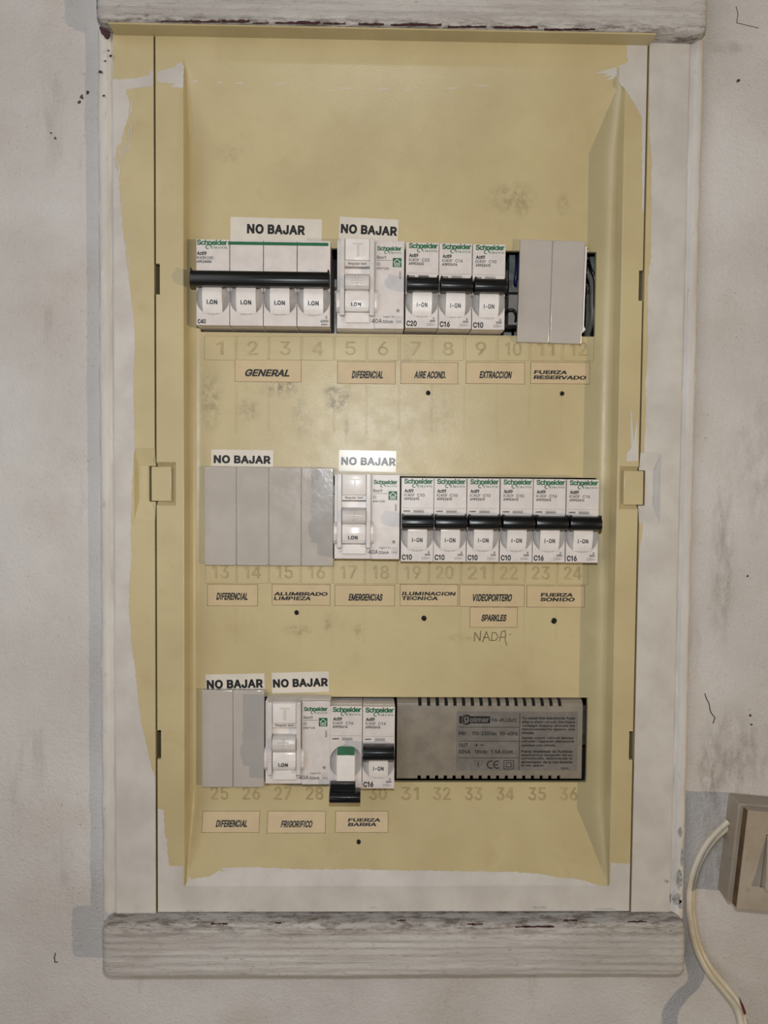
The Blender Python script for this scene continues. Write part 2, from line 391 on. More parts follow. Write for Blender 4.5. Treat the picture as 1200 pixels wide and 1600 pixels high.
# letter outlines by character code: advance and closed contours, x and y in turn, 400 units to the em
FONT = {
    33: (78, [[27,64,25,203,53,203,51,64], [39,-2,32,0,26,4,22,9,21,16,22,23,26,29,32,33,39,35,46,33,52,29,56,23,57,16,56,9,52,4,46,0]]),
    39: (82, [[31,127,28,203,54,203,51,127]]),
    43: (181, [[79,14,79,145,102,145,102,14], [25,69,25,90,156,90,156,69]]),
    44: (75, [[15,-48,27,28,55,28,34,-48]]),
    45: (181, [[135,98,135,75,46,75,46,98]]),
    46: (75, [[38,-2,31,0,25,4,21,9,20,16,21,23,25,29,31,33,38,35,45,33,51,29,55,23,56,16,55,9,51,4,45,0]]),
    47: (100, [[94,213,28,-31,6,-31,71,213]]),
    48: (181, [[91,-3,70,0,52,10,38,25,28,45,21,71,19,102,21,132,28,158,38,179,52,194,70,203,91,206,112,203,129,194,143,179,154,158,160,132,162,102,160,71,154,45,143,25,129,10,112,0], [91,20,104,22,116,29,125,41,132,57,136,78,138,102,136,126,132,146,125,162,116,174,104,181,91,184,77,181,65,174,56,162,49,146,45,126,44,102,45,78,49,57,56,41,65,29,77,22]]),
    49: (140, [[96,203,96,0,70,0,70,172,69,172,26,138,26,166,70,203]]),
    50: (181, [[26,0,26,19,94,91,113,113,124,131,128,149,127,159,123,167,117,174,109,180,89,184,78,183,69,179,61,173,56,165,52,156,51,145,26,145,28,162,34,177,44,189,57,198,73,204,90,206,107,204,122,199,135,190,144,178,150,164,152,149,148,127,134,103,107,72,61,24,61,23,156,23,156,0]]),
    51: (181, [[87,-3,69,-1,53,4,39,12,28,23,21,37,17,53,44,53,46,43,51,35,57,28,66,24,87,20,110,24,119,30,126,37,130,47,132,58,130,69,126,78,120,87,110,93,97,98,80,99,63,99,63,120,115,179,115,181,28,181,28,203,149,203,149,184,85,111,85,116,105,115,123,110,138,101,148,89,155,74,157,58,155,41,148,26,137,14,123,5,107,-1]]),
    52: (181, [[113,0,113,42,16,42,16,64,102,203,137,203,137,65,165,65,165,42,137,42,137,0], [113,65,113,168,47,65]]),
    53: (181, [[88,-3,71,-1,56,4,43,13,33,24,27,37,24,52,49,52,51,43,55,36,69,24,88,20,100,21,110,26,119,33,126,42,130,53,131,65,130,77,125,88,119,98,110,105,99,109,87,111,67,107,51,98,27,101,38,203,147,203,147,181,60,181,54,121,71,130,92,133,105,132,118,128,129,122,138,114,146,104,152,92,155,79,156,65,154,47,148,30,137,17,123,6,107,-1]]),
    54: (181, [[91,-3,73,-1,57,6,44,16,34,30,28,46,25,65,27,80,32,96,55,136,101,203,129,203,60,104,58,104,66,115,78,123,94,126,111,124,126,118,139,108,148,96,154,81,156,63,153,45,147,29,137,16,124,6,108,-1], [91,19,102,21,111,25,120,32,126,41,130,51,131,63,130,75,126,85,120,94,111,101,102,105,91,106,79,105,70,101,61,94,55,86,51,75,50,63,51,51,55,41,61,32,70,25,79,21]]),
    55: (181, [[39,0,129,179,129,181,25,181,25,203,156,203,156,179,66,0]]),
    56: (181, [[91,-3,71,-1,54,5,40,13,30,25,23,38,21,54,22,67,26,78,32,88,40,96,50,102,61,106,61,107,48,113,37,123,30,137,28,152,30,167,36,180,46,191,58,199,73,204,91,206,107,204,122,199,135,191,145,180,151,167,153,152,150,137,144,123,133,113,120,107,120,106,131,102,140,96,149,88,155,78,159,67,160,54,158,38,151,25,141,13,127,5,110,-1], [91,20,103,21,114,24,123,29,129,37,133,45,135,55,133,66,129,75,122,83,113,89,102,93,91,94,78,93,68,89,59,83,52,75,48,66,46,55,48,45,52,37,58,29,67,24,78,21], [91,116,110,120,117,125,123,132,126,141,128,150,127,160,123,168,117,175,110,180,91,184,71,180,63,175,58,168,54,160,53,150,54,141,58,132,64,125,71,120]]),
    57: (181, [[90,206,108,204,124,198,137,187,147,174,153,157,156,139,154,124,149,108,126,67,80,0,52,0,121,99,123,99,115,88,103,81,87,78,70,80,55,86,42,95,33,108,27,123,25,141,28,159,34,175,44,188,57,198,73,204], [90,184,79,183,70,178,61,172,55,163,51,152,50,141,51,129,55,118,61,109,70,103,79,99,90,97,102,99,111,103,120,109,126,118,130,128,131,140,130,152,126,163,120,172,112,178,102,183]]),
    58: (75, [[38,-2,31,0,25,4,21,9,20,16,21,23,25,29,31,33,38,35,45,33,51,29,55,23,56,16,55,9,51,4,45,0], [38,108,31,110,25,114,21,119,20,126,21,134,25,139,31,143,38,145,45,143,51,139,55,134,56,126,55,119,51,114,45,110]]),
    65: (192, [[7,0,81,203,110,203,185,0,158,0,115,121,106,149,93,191,98,191,85,148,76,121,34,0], [44,57,44,79,148,79,148,57]]),
    66: (182, [[24,0,24,203,96,203,116,202,132,196,144,188,152,177,158,164,159,150,158,138,155,128,143,114,126,107,126,105,136,103,145,98,154,91,161,81,166,69,167,54,165,40,160,27,151,16,138,7,120,2,99,0], [50,23,98,23,118,25,132,32,140,42,142,55,141,65,137,74,131,81,122,87,112,91,99,92,50,92], [50,114,95,114,115,118,123,124,129,131,133,139,134,149,132,161,125,172,113,178,96,181,50,181]]),
    67: (204, [[107,-3,82,0,60,10,42,25,28,46,19,72,16,102,19,132,28,157,42,178,60,193,82,203,107,206,136,202,149,196,161,188,171,179,179,167,185,154,189,139,163,139,156,158,143,171,126,180,107,182,89,180,73,173,60,161,50,146,44,126,41,102,44,78,50,58,60,42,74,31,89,24,107,21,126,24,143,32,156,46,163,64,189,64,185,49,179,36,171,25,161,15,149,7,136,2,122,-2]]),
    68: (201, [[88,0,38,0,38,23,86,23,109,25,127,32,141,44,152,60,158,79,160,102,158,125,152,144,142,160,128,171,110,178,88,181,37,181,37,203,90,203,118,200,141,191,160,177,173,156,182,131,185,102,182,73,173,47,159,27,140,12,116,3], [50,203,50,0,24,0,24,203]]),
    69: (167, [[24,0,24,203,149,203,149,181,50,181,50,114,142,114,142,91,50,91,50,23,150,23,150,0]]),
    70: (164, [[24,0,24,203,148,203,148,181,50,181,50,111,138,111,138,88,50,88,50,0]]),
    71: (208, [[107,-3,82,0,60,10,41,25,28,46,19,72,16,102,19,132,28,157,41,178,60,193,81,203,106,206,122,205,136,201,149,196,161,188,171,178,180,167,186,154,190,139,163,139,155,157,142,171,126,179,106,182,89,180,73,173,60,161,50,146,44,126,41,102,44,78,50,58,60,42,74,31,90,24,107,21,124,23,138,28,150,37,158,49,164,64,166,81,174,80,113,80,113,102,191,102,191,80,188,57,180,36,167,20,151,8,130,0]]),
    72: (207, [[24,0,24,203,50,203,50,116,157,116,157,203,183,203,183,0,157,0,157,93,50,93,50,0]]),
    73: (106, [[40,0,40,203,66,203,66,0]]),
    74: (159, [[74,-3,50,1,30,13,17,32,13,58,13,69,39,69,39,58,41,42,49,30,60,22,74,20,88,22,99,30,106,42,109,58,109,203,135,203,135,58,130,32,118,13,98,1]]),
    75: (187, [[42,58,42,86,56,104,70,121,85,138,145,203,179,203,92,110,91,110], [24,0,24,203,50,203,50,134,50,90,50,77,50,0], [149,0,75,104,91,124,179,0]]),
    76: (157, [[24,0,24,203,50,203,50,23,144,23,144,0]]),
    77: (251, [[24,0,24,203,61,203,111,75,115,64,120,49,125,34,129,20,123,20,127,33,132,48,137,63,141,75,191,203,227,203,227,0,202,0,202,116,202,131,202,147,202,165,203,183,205,183,199,164,193,145,187,129,182,116,137,0,114,0,68,116,64,128,58,144,52,163,45,183,48,183,48,166,48,149,49,131,49,116,49,0]]),
    78: (209, [[24,0,24,203,54,203,137,73,145,60,155,43,166,22,162,21,160,43,160,63,160,78,160,203,185,203,185,0,155,0,81,116,71,132,59,152,43,181,48,181,49,153,50,131,50,116,50,0]]),
    79: (213, [[107,-3,82,0,60,10,42,25,28,46,19,72,16,102,19,132,28,157,42,178,60,193,82,203,107,206,132,203,153,193,172,178,186,157,194,132,197,102,194,72,186,46,172,25,153,10,132,0], [107,21,124,23,140,30,153,42,163,58,170,78,172,102,170,126,163,146,153,162,140,173,124,180,107,182,89,180,74,173,60,162,50,146,44,126,41,102,44,78,50,58,60,42,74,30,89,23]]),
    80: (178, [[24,0,24,203,94,203,116,201,133,195,146,185,156,172,162,156,163,139,162,122,156,106,146,93,133,83,116,76,94,74,44,74,44,97,93,97,107,98,119,102,127,109,133,117,137,128,138,139,137,150,133,161,127,169,119,175,107,179,93,181,50,181,50,0]]),
    82: (180, [[24,0,24,203,94,203,116,201,133,195,147,186,156,173,162,158,164,141,162,124,156,109,147,96,133,87,116,81,94,79,39,79,39,102,93,102,108,103,119,107,128,112,133,120,137,130,138,141,137,152,133,162,128,170,119,176,108,180,93,181,50,181,50,0], [141,0,92,92,121,92,171,0]]),
    83: (179, [[89,-4,69,-2,51,4,36,12,26,24,18,38,15,55,42,55,44,44,49,35,57,28,67,23,89,20,103,21,114,24,124,29,132,37,137,46,138,56,137,65,133,72,118,82,98,89,73,96,51,104,34,116,24,130,21,149,23,165,30,179,41,191,55,199,72,204,91,206,110,204,126,199,140,191,151,179,158,166,160,151,135,151,131,165,121,175,107,181,90,183,78,182,67,179,58,174,51,167,47,159,46,150,48,141,52,133,68,123,85,117,106,112,125,105,143,95,158,79,162,68,163,55,161,40,155,25,144,13,129,4,111,-2]]),
    84: (179, [[13,181,13,203,167,203,167,181,103,181,103,0,77,0,77,181]]),
    85: (207, [[104,-3,81,-1,62,6,46,17,34,32,26,49,24,69,24,203,50,203,50,71,51,57,56,45,64,35,75,27,88,22,104,21,119,22,132,27,143,35,151,45,155,57,157,71,157,203,183,203,183,69,180,49,173,32,161,17,145,6,126,-1]]),
    86: (192, [[82,0,7,203,34,203,77,82,86,55,99,12,94,12,107,55,116,82,158,203,185,203,111,0]]),
    88: (190, [[7,0,87,114,87,95,12,203,42,203,71,160,82,144,89,132,97,117,93,117,101,131,109,144,119,160,149,203,178,203,104,96,104,115,182,0,153,0,117,52,107,66,100,78,92,92,98,92,90,79,82,66,73,52,37,0]]),
    90: (175, [[17,0,17,19,109,154,122,172,136,190,139,182,114,181,89,181,16,181,16,203,159,203,159,185,67,51,54,32,39,13,36,22,61,23,86,23,160,23,160,0]]),
    97: (156, [[64,-3,50,-2,38,2,27,9,19,18,14,29,12,43,13,55,17,64,23,72,31,77,50,84,71,88,93,91,106,94,109,97,110,102,110,103,107,119,96,129,78,132,60,129,47,120,40,110,16,116,23,129,31,138,42,145,53,150,78,154,96,152,114,144,122,137,129,128,133,116,135,101,135,0,111,0,111,21,109,21,101,10,86,0], [68,18,81,19,91,23,99,30,105,37,109,46,110,55,110,76,104,73,93,70,80,68,70,67,54,63,41,56,38,50,37,42,41,29,52,21]]),
    98: (170, [[92,-3,79,-2,69,2,55,12,47,23,45,23,45,0,21,0,21,203,45,203,45,128,47,128,55,138,69,149,79,153,92,154,110,151,125,144,138,133,148,117,154,98,156,76,154,53,148,34,138,18,125,6,110,-1], [88,19,101,21,112,26,120,35,126,47,130,60,131,76,130,91,126,104,120,116,112,125,101,130,88,132,75,130,64,125,56,116,50,105,46,92,45,76,46,60,50,46,56,35,65,26,75,21]]),
    99: (158, [[83,-3,64,-1,47,7,33,18,22,34,16,53,14,75,16,97,22,116,33,132,47,144,64,151,83,154,104,151,122,142,136,129,145,111,121,105,116,116,108,124,97,130,83,132,69,130,58,124,49,115,43,103,40,90,39,75,40,60,43,47,49,35,58,26,69,21,83,19,97,21,108,26,117,35,122,47,145,41,136,22,122,9,104,0]]),
    100: (170, [[78,-3,60,-1,45,6,32,18,22,34,16,53,14,76,16,98,22,117,32,133,45,144,60,151,78,154,91,153,101,149,115,138,122,128,124,128,124,203,149,203,149,0,125,0,125,23,123,23,115,12,101,2,91,-2], [82,19,95,21,105,26,114,35,120,46,123,60,125,76,123,92,120,105,114,116,105,125,95,130,82,132,69,130,58,125,49,116,43,104,40,91,39,76,40,60,43,47,50,35,58,26,69,21]]),
    101: (162, [[85,-3,64,-1,47,7,33,18,22,34,16,53,14,75,16,97,22,116,32,132,46,144,63,151,82,154,106,150,118,144,128,136,136,126,143,113,147,97,148,78,148,68,30,68,30,88,135,88,124,81,123,95,119,107,113,118,105,126,95,130,82,132,69,130,59,125,50,118,44,108,40,97,38,84,38,71,40,55,44,42,51,32,60,25,72,20,85,18,101,21,114,29,122,42,146,36,141,25,134,16,125,8,113,2,100,-2]]),
    102: (101, [[91,152,91,131,3,131,3,152], [32,0,32,173,34,185,38,194,45,202,54,208,75,212,89,211,97,208,91,187,86,189,78,190,68,188,62,184,58,177,57,167,57,0]]),
    103: (170, [[83,-60,67,-59,54,-56,33,-44,20,-28,41,-16,49,-26,62,-35,83,-39,100,-37,113,-30,122,-19,125,-2,125,27,122,27,115,17,101,6,91,3,78,2,61,4,45,11,32,21,22,36,16,54,14,76,16,98,22,117,32,133,45,144,61,151,78,154,91,153,101,149,115,138,123,128,125,128,125,152,149,152,149,-4,147,-22,140,-36,130,-47,116,-54,100,-59], [82,24,95,25,105,30,114,38,120,48,124,62,125,77,124,92,120,106,114,117,106,125,95,130,82,132,69,130,58,125,50,116,43,105,40,92,39,77,40,62,43,49,50,38,58,30,69,25]]),
    104: (164, [[45,91,45,0,21,0,21,203,45,203,45,115,41,115,49,133,61,145,75,152,91,154,105,152,118,147,128,139,136,128,141,114,143,96,143,0,118,0,118,94,116,110,109,122,98,129,84,132,74,130,64,127,57,121,51,113,47,103]]),
    105: (67, [[21,0,21,152,45,152,45,0], [33,177,27,178,22,182,18,187,17,193,18,200,22,205,27,208,33,209,40,208,46,205,49,200,51,193,49,187,46,182,40,178]]),
    108: (76, [[56,-1,40,1,30,8,23,19,21,34,21,203,45,203,45,39,48,25,52,22,58,21,64,21,68,22,72,1,65,0]]),
    109: (244, [[21,0,21,152,45,152,45,118,43,118,47,129,53,138,69,150,88,154,103,152,115,144,124,133,128,118,125,118,129,128,135,137,152,150,175,154,187,153,199,149,209,142,216,131,221,118,223,102,223,0,198,0,198,101,196,116,189,125,179,130,167,132,158,131,150,128,138,116,134,99,134,0,110,0,110,104,108,115,101,124,92,130,80,132,63,128,56,123,50,116,47,106,45,95,45,0]]),
    110: (164, [[45,91,45,0,21,0,21,152,45,152,45,115,41,115,49,133,61,145,75,152,91,154,105,152,118,147,128,139,136,128,141,114,143,96,143,0,118,0,118,94,116,110,109,122,98,129,84,132,74,130,64,127,57,121,51,113,47,103]]),
    111: (166, [[83,-3,64,-1,47,7,33,18,22,34,16,53,14,75,16,97,22,116,33,132,47,144,64,151,83,154,102,151,119,144,133,132,144,116,150,97,152,75,150,53,144,34,133,18,119,7,102,-1], [83,19,97,21,108,26,117,35,123,47,126,60,128,75,126,90,123,103,117,115,108,124,97,130,83,132,69,130,58,124,49,115,43,103,40,90,39,75,40,60,43,47,49,35,58,26,69,21]]),
    112: (170, [[21,-57,21,152,45,152,45,128,47,128,55,138,69,149,79,153,92,154,110,151,125,144,138,133,148,117,154,98,156,76,154,53,148,34,138,18,125,6,110,-1,92,-3,79,-2,69,2,55,12,47,23,45,23,45,-57], [88,19,101,21,112,26,120,35,126,47,130,60,131,76,130,91,126,104,120,116,112,125,101,130,88,132,75,130,64,125,56,116,50,105,46,92,45,76,46,60,50,46,56,35,65,26,75,21]]),
    114: (104, [[21,0,21,152,45,152,45,128,46,128,52,139,61,147,72,152,85,154,92,154,97,153,97,129,92,130,83,130,73,129,64,126,56,121,50,113,47,105,45,95,45,0]]),
    115: (146, [[73,-3,58,-2,45,1,34,7,25,15,18,25,14,38,38,43,42,32,50,24,60,20,73,18,87,20,98,25,105,32,107,41,106,48,102,54,95,59,85,62,60,68,42,74,29,83,21,95,19,110,21,122,26,133,35,141,46,148,60,152,75,154,89,153,102,149,112,143,120,136,130,116,107,111,103,119,97,126,88,131,75,133,62,131,52,127,46,120,43,111,45,103,50,97,69,89,92,84,110,77,122,69,130,57,132,43,131,30,125,19,116,10,104,3,89,-2]]),
    116: (91, [[82,152,82,131,3,131,3,152], [26,188,50,188,50,39,51,30,54,25,60,21,68,20,74,20,81,21,85,1,77,-1,67,-2,50,1,37,9,29,21,26,37]]),
    117: (164, [[73,-2,59,0,46,4,36,12,28,23,23,38,21,56,21,152,45,152,45,58,48,42,55,30,66,23,80,20,90,21,100,25,107,31,113,39,117,49,118,61,118,152,143,152,143,0,119,0,119,37,123,37,114,19,103,7,89,0]]),
    118: (156, [[65,0,7,152,34,152,66,62,75,35,82,8,74,8,81,35,90,62,122,152,149,152,91,0]]),
    120: (151, [[8,0,69,87,68,68,11,152,40,152,59,122,72,101,83,82,70,82,81,101,93,122,113,152,141,152,83,67,83,86,143,0,115,0,92,34,80,54,69,73,82,73,71,54,59,34,37,0]]),
    121: (156, [[19,-55,25,-34,29,-35,42,-36,52,-30,60,-14,65,-1,7,152,34,152,66,62,75,35,82,8,73,8,81,35,90,62,122,152,149,152,82,-23,71,-43,56,-54,37,-58,26,-57]]),
    122: (152, [[17,0,17,18,102,128,102,129,19,129,19,152,133,152,133,132,50,24,50,23,135,23,135,0]]),
    126: (181, [[21,60,22,75,26,87,33,96,41,102,60,107,79,102,98,88,110,79,119,77,127,78,133,83,137,91,138,101,160,101,159,86,155,74,148,65,140,59,120,55,102,59,83,73,71,82,61,84,54,83,48,79,44,71,43,60]]),
    232: (162, [[85,-3,64,-1,47,7,33,18,22,34,16,53,14,75,16,97,22,116,32,132,46,144,63,151,82,154,106,150,118,144,128,136,136,126,143,113,147,97,148,78,148,68,30,68,30,88,135,88,124,81,123,95,119,107,113,118,105,126,95,130,82,132,69,130,59,125,50,118,44,108,40,97,38,84,38,71,40,55,44,42,51,32,60,25,72,20,85,18,101,21,114,29,122,42,146,36,141,25,134,16,125,8,113,2,100,-2], [72,172,45,212,73,212,92,172]]),
    233: (162, [[85,-3,64,-1,47,7,33,18,22,34,16,53,14,75,16,97,22,116,32,132,46,144,63,151,82,154,106,150,118,144,128,136,136,126,143,113,147,97,148,78,148,68,30,68,30,88,135,88,124,81,123,95,119,107,113,118,105,126,95,130,82,132,69,130,59,125,50,118,44,108,40,97,38,84,38,71,40,55,44,42,51,32,60,25,72,20,85,18,101,21,114,29,122,42,146,36,141,25,134,16,125,8,113,2,100,-2], [71,172,90,212,117,212,91,172]]),
    243: (166, [[83,-3,64,-1,47,7,33,18,22,34,16,53,14,75,16,97,22,116,33,132,47,144,64,151,83,154,102,151,119,144,133,132,144,116,150,97,152,75,150,53,144,34,133,18,119,7,102,-1], [83,19,97,21,108,26,117,35,123,47,126,60,128,75,126,90,123,103,117,115,108,124,97,130,83,132,69,130,58,124,49,115,43,103,40,90,39,75,40,60,43,47,49,35,58,26,69,21], [72,172,91,212,119,212,92,172]]),
}
SPACE = 75
_g, _fill = {}, {}
def letter(code, bold):
    """filled outline of one character"""
    if (code, bold) not in _fill:
        area = lambda q: sum(q[i] * q[(i + 3) % len(q)] - q[(i + 2) % len(q)] * q[i + 1] for i in range(0, len(q), 2))
        cons = FONT[code][1]; sign = 1 if area(max(cons, key=lambda q: abs(area(q)))) > 0 else -1
        outer = [q for q in cons if area(q) * sign > 0]; holes = [q for q in cons if area(q) * sign <= 0]; vs, fs = [], []
        box = lambda q: (min(q[::2]), min(q[1::2]), max(q[::2]), max(q[1::2]))
        for con in outer:                 # overlapping outlines are filled one by one, each with the holes inside it
            B = box(con); inside = [h for h in holes if B[0] <= box(h)[0] and B[1] <= box(h)[1] and B[2] >= box(h)[2] and B[3] >= box(h)[3]]
            c = bpy.data.curves.new('lettering_outline', 'CURVE'); c.dimensions = '2D'; c.fill_mode = 'FRONT'
            for q in [con] + inside:
                sp = c.splines.new('POLY'); sp.points.add(len(q) // 2 - 1); sp.use_cyclic_u = True
                for i in range(len(q) // 2): sp.points[i].co = (q[2 * i] / 400, q[2 * i + 1] / 400, 0, 1)
            o = bpy.data.objects.new('lettering_outline', c); col.objects.link(o)
            ev = o.evaluated_get(bpy.context.evaluated_depsgraph_get()); me = ev.to_mesh(); o_ = len(vs)
            vs += [(v.co.x, v.co.y, len(fs) and .006) for v in me.vertices]; fs += [tuple(o_ + i for i in p.vertices) for p in me.polygons]
            ev.to_mesh_clear(); bpy.data.objects.remove(o); bpy.data.curves.remove(c)
        if bold > 0:                      # thicken by a ribbon along every contour
            for con in FONT[code][1]:
                P = [Vector((con[i] / 400, con[i + 1] / 400)) for i in range(0, len(con), 2)]
                for i, (p, q) in enumerate(zip(P, P[1:] + P[:1])):
                    d = (q - p).normalized() * bold * .8; nn = Vector((-d.y, d.x)) * 1.25; o_ = len(vs)
                    vs += [(v.x, v.y, .012 + .006 * (i % 6)) for v in (p - d - nn, q + d - nn, q + d + nn, p - d + nn)]
                    fs.append((o_, o_ + 1, o_ + 2, o_ + 3))
        _fill[(code, bold)] = (vs, fs)
    return _fill[(code, bold)]
def glyphs(string, bold, shear, space):
    key = (string, bold, shear, space)
    if key not in _g:
        pts, tri, x = [], [], 0.0
        for ch in string:
            if ch == ' ': x += SPACE / 400 * space; continue
            vs, fs = letter(ord(ch), round(bold, 3)); o = len(pts)
            pts += [(a + x + shear * c, c, l) for a, c, l in vs]
            tri += [tuple(o + i for i in f) for f in fs]
            x += FONT[ord(ch)][0] / 400 * space
        _g[key] = (pts, tri)
    return _g[key]

def tag(o, label=None, cat=None, group=None, kind=None):
    if label: o['label'] = label
    if cat: o['category'] = cat
    if group: o['group'] = group
    if kind: o['kind'] = kind
    return o
def empty(name, x, y, z):
    o = bpy.data.objects.new(name, None); col.objects.link(o); o.location = V(x, y, z); o.empty_display_size = 0.01; return o
def copy_tree(o, parent=None):
    c = o.copy(); col.objects.link(c); c.parent = parent
    for ch in list(o.children): copy_tree(ch, c)
    return c
def place(o, px, py, y_face, y_at, rot=0.0):
    x, z = pix(px, py, y_face); o.location = V(x, y_at, z); o.rotation_euler = (0, -rot, 0); return o
def jag(pts, step=1.6, amp=0.35, closed=True):
    out = []; n = len(pts)
    for i in range(n if closed else n - 1):
        a, b = Vector(pts[i]), Vector(pts[(i + 1) % n]); k = max(1, int((b - a).length / step))
        for j in range(k):
            p = a.lerp(b, j / k)
            out.append((p.x + rnd.uniform(-amp, amp), p.y + rnd.uniform(-amp, amp)))
    return out
def flat(mb, pts, y, mat):
    mb.smooth = False
    b = bmesh.new(); f = b.faces.new([b.verts.new((p[0], y if not callable(y) else y(p[1]), p[1])) for p in pts]); f.normal_update()
    if f.normal.y > 0: f.normal_flip()
    bmesh.ops.triangulate(b, faces=b.faces[:], ngon_method='EAR_CLIP')
    for q in b.faces[:]:
        q.normal_update()
        if q.calc_area() < 1e-9: b.faces.remove(q)
        elif q.normal.y > 0: q.normal_flip()
    mb.take(b, mat)
def spline(pts, n=8):
    P = [Vector(p) for p in pts]; P = [2 * P[0] - P[1]] + P + [2 * P[-1] - P[-2]]; out = []
    for i in range(1, len(P) - 2):
        for k in range(n):
            t = k / n; a, b, c, d = P[i - 1:i + 3]
            out.append(0.5 * ((2 * b) + (c - a) * t + (2 * a - 5 * b + 4 * c - d) * t * t + (3 * b - a - 3 * c + d) * t ** 3))
    return out + [P[-2]]

# ------------------------------------------------------------------ the setting: wall, boards and mouldings
DX0, DX1, DZ0, DZ1 = -130.2, 130.28, -186.1, 286.0          # outline of the front cover
BX0, _ = pix(156, 700, 1); TX0 = BX0 + 8.2                   # left moulding
_, _t = pix(1087, 700, 1), 0
BX1 = pix(1087, 600, 1)[0]; TX1 = BX1 - 8.2                  # right moulding
BEAM_Z = pix(600, 40, -11)[1]                                # underside of the top board
LEDGE_T = pix(600, 1443, -10.5)[1]; LEDGE_B = pix(600, 1527, -11)[1]
w = MB()
# the wall, with the opening for the built-in cabinet
for (x0, x1, z0, z1) in ((-1300, BX0 + 3, -1000, 1100), (BX1 - 3, 1300, -1000, 1100), (BX0 + 3, BX1 - 3, DZ1 + 8, 1100), (BX0 + 3, BX1 - 3, -1000, DZ0 - 6)):
    w.box(x0, x1, WALL, WALL + 90, z0, z1, M['wall'])
tag(w.build('wall_back'), 'whitewashed rough plaster wall around the electrical panel', 'wall', kind='structure')

def board(name, xa, xb, z0, z1, yf, mat, seed, r=2.2, za=0.0, zb=0.0):
    """rough-sawn board; za, zb shift its lower-left / lower-right height"""
    prof = []
    prof.append((WALL + 0.2, z1)); prof.append((yf + r * 2, z1)); prof.append((yf + r, z1))
    for k in range(1, 5):
        a = math.pi / 2 * k / 4; prof.append((yf + r - r * math.sin(a), z1 - r + r * math.cos(a)))
    n = 34
    for k in range(1, n): prof.append((yf, z1 - r - (z1 - z0 - 2 * r) * k / n))
    for k in range(0, 5):
        a = math.pi / 2 * k / 4; prof.append((yf + r - r * math.cos(a), z0 + r - r * math.sin(a)))
    prof.append((yf + r * 2, z0)); prof.append((WALL + 0.2, z0))
    mb = MB(); bm = mb.bm; cols = []; zc, yc = (z0 + z1) / 2, (yf + WALL) / 2
    nx = int((xb - xa) / 1.6)
    for i in range(nx + 1):
        x = xa + (xb - xa) * i / nx; e = min(i, nx - i); k = (0.0, 0.6, 0.85, 0.96)[e] if e < 4 else 1.0
        lean = za + (zb - za) * i / nx; cv = []
        for (y, z) in prof:
            front = y < yf + r * 1.5
            rid = noise.noise(Vector((x * 0.012, z * 0.42 + seed, seed))) * 0.75 + noise.noise(Vector((x * 0.05, z * 0.9, seed + 9))) * 0.35 + noise.noise(Vector((x * 0.25, z * 0.6, seed + 3))) * 0.22
            rid += 0.35 * math.sin(z * 1.55 + 1.5 * noise.noise(Vector((x * 0.01, seed, 2))))
            yy = y + (rid * 0.62 if front else 0) + (r * (1 - k) if front else 0)
            zz = z + (r * .8 * (1 - k)) * (-1 if z > zc else 1) * (1 if abs(z - zc) > (z1 - z0) / 2 - r * 1.2 else 0) + noise.noise(Vector((x * 0.03, seed, z * .2))) * 0.35 + lean
            cv.append(bm.verts.new((x + (0.0 if 0 < i < nx else 0.0), yy, zz)))
        cols.append(cv)
    for A, B in zip(cols, cols[1:]):
        for k in range(len(prof) - 1): bm.faces.new((A[k], A[k + 1], B[k + 1], B[k]))
    bm.faces.new(cols[0]); bm.faces.new(cols[-1][::-1])
    bmesh.ops.recalc_face_normals(bm, faces=bm.faces[:])
    mb.mi(mat)
    return mb.build(name, angle=60)
bxa, bxb = pix(149, 20, -11)[0], pix(1107, 30, -11)[0]
lxa, lxb = pix(158, 1480, -11)[0], pix(1072, 1480, -11)[0]
top = board('trim_1', bxa, bxb, BEAM_Z, BEAM_Z + 36, -11, wood_mat('white_painted_top_board', BEAM_Z, False), 3.1)
tag(top, 'rough white painted wooden board above the electrical panel', 'wooden trim', kind='structure')
led = board('trim_2', lxa, lxb, LEDGE_B, LEDGE_T, -11, wood_mat('white_painted_ledge', LEDGE_T + 2, True), 8.4)
tag(led, 'ridged white painted wooden ledge under the panel, dirty along its top', 'wooden trim', kind='structure')

def moulding(name, x_out, x_in, z0, z1):
    """rounded bead with a shallow crease at the cabinet side"""
    sgn = 1 if x_in > x_out else -1; wd = abs(x_in - x_out); prof = [(0, WALL + 0.2), (0, 3.4)]
    for k in range(1, 8):
        a = math.pi * k / 8; prof.append((wd * .40 * (1 - math.cos(a)) , 2.0 - 2.5 * math.sin(a) ** .8))
    prof += [(wd * .84, 1.2), (wd * .93, 0.6), (wd, 0.15), (wd, 12)]
    mb = MB(); rows = []; n = int((z1 - z0) / 2.5)
    for i in range(n + 1):
        z = z0 + (z1 - z0) * i / n
        rows.append([mb.bm.verts.new((x_out + sgn * (u + (noise.noise(Vector((z * .06, u, x_out))) * .5 if 0 < j < 10 or j == 0 else 0)), y + (noise.noise(Vector((z * .09, u * .5, x_out + 5))) * .45 if 1 < j < len(prof) - 2 else 0), z)) for j, (u, y) in enumerate(prof)])
    for A, B in zip(rows, rows[1:]):
        for k in range(len(prof) - 1): mb.bm.faces.new((A[k], A[k + 1], B[k + 1], B[k]))
    mb.bm.faces.new(rows[0]); mb.bm.faces.new(rows[-1][::-1])
    bmesh.ops.recalc_face_normals(mb.bm, faces=mb.bm.faces[:]); mb.mi(M['trim'])
    return mb.build(name, angle=50)
lm = tag(moulding('trim_3', BX0, TX0, LEDGE_T - 4, BEAM_Z + 2), 'white painted moulding down the left side of the panel', 'wooden trim', kind='structure')
